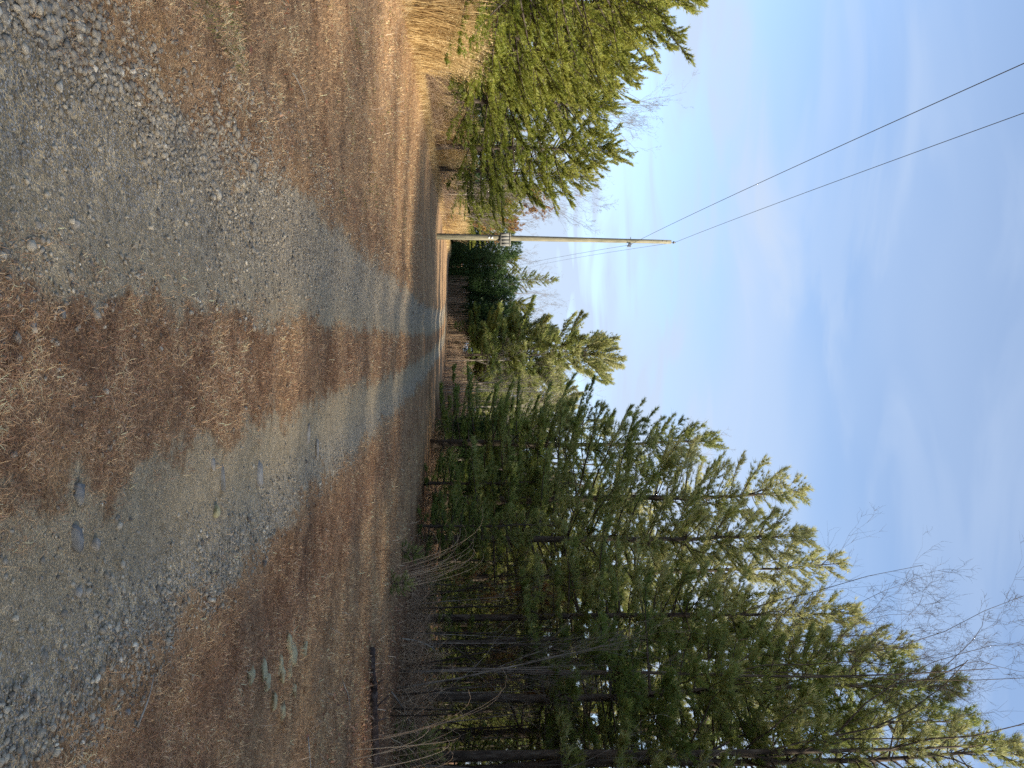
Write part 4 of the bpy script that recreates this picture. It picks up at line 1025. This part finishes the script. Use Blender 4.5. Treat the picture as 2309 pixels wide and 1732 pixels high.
for py, y, s, v, lab in sed:
    t = thing('dry_grass_clump', (at_py(py, y), y, float(tz(at_py(py, y), y))), random.uniform(0, 6.28), s * 1.18)
    tag(t, lab, 'grass clump', 'golden grass clumps along the left field edge'); obj('blades', SG[v], t)['kind'] = 'stuff'

def bramble(name, seed, H, rad, n, m, sub=5, arch=0.6):
    rng = np.random.default_rng(seed); g = Geo()
    for i in range(n):
        a = rng.uniform(0, 6.28); r = rad * math.sqrt(rng.uniform()); az = rng.uniform(0, 6.28)
        p = np.array([math.cos(a) * r, math.sin(a) * r, -0.05]); L = H * rng.uniform(0.5, 1.2); e = rng.uniform(0.7, 1.5)
        pts = [p]
        for s in range(5):
            e -= arch * rng.uniform(0, 0.45); az += rng.normal(0, 0.2)
            pts.append(pts[-1] + np.array([math.cos(az) * math.cos(e), math.sin(az) * math.cos(e), math.sin(e)]) * L / 5)
        pts = np.array(pts); t = float(np.clip(rng.normal(0.5, 0.25), 0, 1))
        g.sticks(pts[:-1], pts[1:], np.linspace(0.007, 0.003, 5), np.linspace(0.006, 0.002, 5), t)
        k = rng.integers(1, 6, sub); S = pts[k]; d = unit(rng.normal(size=(sub, 3)) + np.array([0, 0, 0.5]))
        g.sticks(S, S + d * rng.uniform(0.1, 0.4, (sub, 1)) * H * 0.6, 0.003, 0.0012, t)
    return g.mesh(name, m)
BR = [bramble('bramble', 611, 1.4, 1.0, 110, M['weed'], 7), bramble('bramble', 612, 1.1, 1.2, 100, M['weed'], 7, arch=1.0)]
brs = []
for i in range(15):
    y = [27, 25.5, 24, 22.8, 21.5, 20.5, 19.5, 18.6, 17.8, 24.5, 22, 20, 26.5, 18.8, 23][i]; py = [1240, 1290, 1340, 1390, 1440, 1490, 1545, 1610, 1680, 1420, 1530, 1650, 1330, 1725, 1600][i]
    brs.append((py, y))
word = ['first', 'second', 'third', 'fourth', 'fifth', 'sixth', 'seventh', 'eighth', 'ninth']
for i, (py, y) in enumerate(brs):
    lab = (word[i] + ' grey-brown bramble thicket from the lane side along the right wood') if i < 9 else ['bramble thicket behind the fifth one', 'bramble thicket behind the sixth one', 'bramble thicket behind the eighth one', 'bramble thicket behind the third one', 'bramble thicket cut by the right picture edge', 'bramble thicket behind the seventh one'][i - 9] + ' at the right wood'
    t = thing('bramble_thicket', (at_py(py, y), y, float(tz(at_py(py, y), y))), random.uniform(0, 6.28), random.uniform(0.8, 1.15)); tag(t, lab, 'thicket', 'bramble thickets at the foot of the right wood'); obj('stems', BR[i % 2], t)['kind'] = 'stuff'
for i, (py, y) in enumerate([(1000, 40), (1040, 39), (1080, 37), (1115, 35.5), (1150, 33.5), (1190, 31.5), (1225, 30)]):
    t = thing('bramble_thicket', (at_py(py, y), y, float(tz(at_py(py, y), y))), random.uniform(0, 6.28), 1.15)
    tag(t, ['first', 'second', 'third', 'fourth', 'fifth', 'sixth', 'seventh'][i] + ' brown thicket from the lane at the foot of the tallest right pines', 'thicket', 'thickets under the tallest right pines'); obj('stems', BR[i % 2], t)['kind'] = 'stuff'
lb = [(200, 31.5, 1.1, 'dark bramble around the dark trunk on the left'), (232, 33, 1.15, 'brown thicket right of the dark left trunk'), (262, 35, 1.2, 'brown thicket under the fourth left pine'), (360, 44, 1.2, 'grey thicket under the fifth left pine'),
      (390, 47, 1.4, 'grey thicket under the last left pine'), (420, 50, 1.4, 'grey thicket left of the orange-leaved tree'), (450, 54, 1.3, 'grey thicket at the foot of the orange-leaved tree'), (160, 29, .9, 'small thicket behind the golden grass on the left'), (120, 28, .9, 'thicket under the second left pine')]
for i, (py, y, s, lab) in enumerate(lb):
    t = thing('bramble_thicket', (at_py(py, y), y, float(tz(at_py(py, y), y))), random.uniform(0, 6.28), s * 1.15); tag(t, lab, 'thicket', 'thickets along the left field edge'); obj('stems', BR[i % 2], t)['kind'] = 'stuff'

def reed(name, seed, H, n, wide, deep):
    rng = np.random.default_rng(seed); g = Geo()
    P = np.stack([rng.uniform(-wide, wide, n), rng.uniform(-deep, deep, n), np.full(n, -0.05)], 1)
    L = H * rng.uniform(0.5, 1.1, n); d = unit(np.stack([rng.normal(0, .07, n), rng.normal(0, .07, n), np.ones(n)], 1))
    T = P + d * L[:, None]; t = np.clip(rng.normal(0.55, 0.25, n), 0, 1)
    g.sticks(P, T, 0.011, 0.006, t)
    k = 3; S = np.repeat(P + d * (L * rng.uniform(0.6, 0.95, n))[:, None], k, 0)
    e = S + unit(rng.normal(size=(n * k, 3)) * 0.6 + np.array([0, 0, 0.8])) * rng.uniform(0.1, 0.4, (n * k, 1))
    g.sticks(S, e, 0.005, 0.003, np.repeat(t, k))
    return g.mesh(name, M['weed'])
RE = [reed('weed_stand', 621, 2.1, 120, 1.5, 0.9), reed('weed_stand', 622, 1.7, 110, 1.5, 0.9)]
res = [(660, 79, 1.0), (700, 78, 1.0), (735, 77, 1.0), (768, 75, 1.0), (800, 72, 1.05), (830, 69, 1.1), (858, 65, 1.15), (885, 61, 1.2), (912, 57, 1.25), (938, 53, 1.2), (962, 50, 1.0), (875, 66, 1.3), (905, 62, 1.3), (935, 58, 1.3)]
for i, (py, y, s) in enumerate(res):
    lab = ['first', 'second', 'third', 'fourth', 'fifth', 'sixth', 'seventh', 'eighth', 'ninth', 'tenth', 'eleventh'][i] + ' stand of tall dry weeds from the left behind the lane bend' if i < 11 else ['stand of tall dry weeds behind the seventh one', 'stand of tall dry weeds behind the eighth one', 'stand of tall dry weeds behind the tenth one'][i - 11]
    t = thing('weed_stand', (at_py(py, y), y, float(tz(at_py(py, y), y))), random.uniform(-.3, .3), s); tag(t, lab, 'weeds', 'stands of dry weeds behind the lane bend'); obj('stalks', RE[i % 2], t)['kind'] = 'stuff'

def cane(px, py, tipx, tipy, n, spread, label, seed, droop=0.6, y_override=None):
    """arching dry canes: rooted at one photo pixel, tips about another at the same distance"""
    x, y, z = gpix(px, py)
    tx, tzv = pix(tipx, tipy, y)
    rng = np.random.default_rng(seed); g = Geo()
    t = thing('arching_cane_clump', (x, y, z)); tag(t, label, 'canes', 'arching dry canes along the right wood')
    for i in range(n):
        b = np.array([rng.normal(0, spread), rng.normal(0, spread), -0.03])
        e = np.array([tx - x, rng.normal(0, 0.35), tzv - z]) * rng.uniform(0.55, 1.1) + np.array([rng.normal(0, spread * 1.6), 0, 0])
        f = np.linspace(0, 1, 9)[:, None]
        c = b + np.array([0, 0, 1]) * np.linalg.norm(e) * 0.55 + 0.35 * e
        P = (1 - f) ** 2 * b + 2 * f * (1 - f) * c * np.array([1, 1, 1]) + f * f * (e + b)
        k = rng.uniform(0, droop)
        P[:, 2] -= (k * np.linalg.norm(e) * 0.25 * np.clip(f[:, 0] - 0.6, 0, 1) ** 2 * 6)
        g2 = Geo(); g2.tube(P, np.linspace(0.0075, 0.0025, 9), 4, np.clip(rng.normal(0.72, 0.15), 0, 1), cap=False)
        obj('cane', g2.mesh('cane', M['weed']), t)
cane(893, 1312, 1085, 1222, 11, 0.20, 'clump of tall pale canes arching toward the lane in front of the pines', 701)
cane(908, 1290, 1040, 1195, 5, 0.12, 'shorter pale canes bending left beside the tall cane clump', 702, 1.2)
cane(800, 1728, 1110, 1640, 6, 0.16, 'long pale canes arching across the lower right corner', 703)
cane(860, 1655, 1150, 1560, 4, 0.2, 'thin dark canes leaning left in front of the near right trunks', 704)

# fallen log and sticks, seedlings
def log():
    a = gpix(832, 1462); b = gpix(842, 1760)
    A = np.array(a); B = np.array(b); t = thing('fallen_log', tuple(A)); tag(t, 'dark rotting log lying in the leaf litter at the right', 'log')
    rng = np.random.default_rng(41); n = 12; f = np.linspace(0, 1, n)[:, None]
    P = (B - A) * f + np.stack([0 * f[:, 0], np.cumsum(rng.normal(0, 0.02, n)), 0.05 + rng.normal(0, 0.008, n)], 1)
    g = Geo(); g.tube(P, np.linspace(0.05, 0.085, n) * (1 + rng.normal(0, 0.07, n)), 9); obj('stem', g.mesh('stem', M['log'], True), t)
    for k in (3, 5, 6, 8):
        d = unit(np.array([rng.normal(0, .4), rng.normal(0, .4), 0.6])); L = rng.uniform(0.15, 0.5)
        s = Geo(); s.tube(np.array([P[k], P[k] + d * L * .5, P[k] + d * L + np.array([.05, 0, -.03])]), [0.018, 0.013, 0.006], 5); obj('branch_stub', s.mesh('branch_stub', M['log']), t)
log()
def stick(px, py, L, rz, r, label, seed, m='palebark', rise=0.15):
    x, y, z = gpix(px, py); rng = np.random.default_rng(seed)
    n = 7; f = np.linspace(0, 1, n); P = np.stack([f * L, np.cumsum(rng.normal(0, 0.03 * L, n)), 0.02 + rise * L * np.sin(f * 2.2) * 0.5], 1); P[:, 1] -= P[0, 1]
    t = thing('fallen_stick', (x, y, z), rz); tag(t, label, 'stick', 'fallen sticks')
    g = Geo(); g.tube(P, np.linspace(r, r * 0.35, n), 6); obj('stem', g.mesh('stem', M[m]), t)
    s = Geo(); k = 3; s.tube(np.array([P[k], P[k] + np.array([.1 * L, .08 * L, .04 * L])]), [r * .5, r * .2], 5); obj('twig', s.mesh('twig', M[m]), t)
stick(300, 1640, 0.26, 2.4, 0.006, 'short pale stick in the rusty grass at the lower right', 71)
stick(770, 1540, 0.7, 0.6, 0.008, 'thin curved pale stick lying in front of the fallen log', 72)
stick(655, 165, 0.55, 1.3, 0.006, 'long thin straw stalk curving over the left field', 73)
stick(690, 1660, 0.8, -0.4, 0.008, 'bent pale stick among dead leaves at the far right', 74)
stick(880, 1560, 1.6, 0.3, 0.020, 'grey dead branch at the foot of the near right pines', 75, 'greybark', 0.5)
stick(905, 1440, 1.8, 0.8, 0.022, 'pale broken branch leaning at the dark hollow under the right pines', 76, 'palebark', 0.9)
SEED = pine('pine_seedling', 571, 0.9, 0.08, 0.45, 'white_pine', 'bushy', k=7, ln=0.12, w=0.010, r0=0.015, step=0.11, nb=(3, 5), dens=1.6, dead=9)
for px, py, s, lab in [(893, 1668, 1.0, 'small green pine seedling in the leaf litter at the right'), (905, 1240, .55, 'tiny green seedling at the foot of the tall cane clump'), (880, 1320, .5, 'tiny green seedling left of the dark hollow')]:
    x, y, z = gpix(px, py); plant('pine_seedling', SEED, x, y, lab, 'seedling', 'pine seedlings', sc=s)
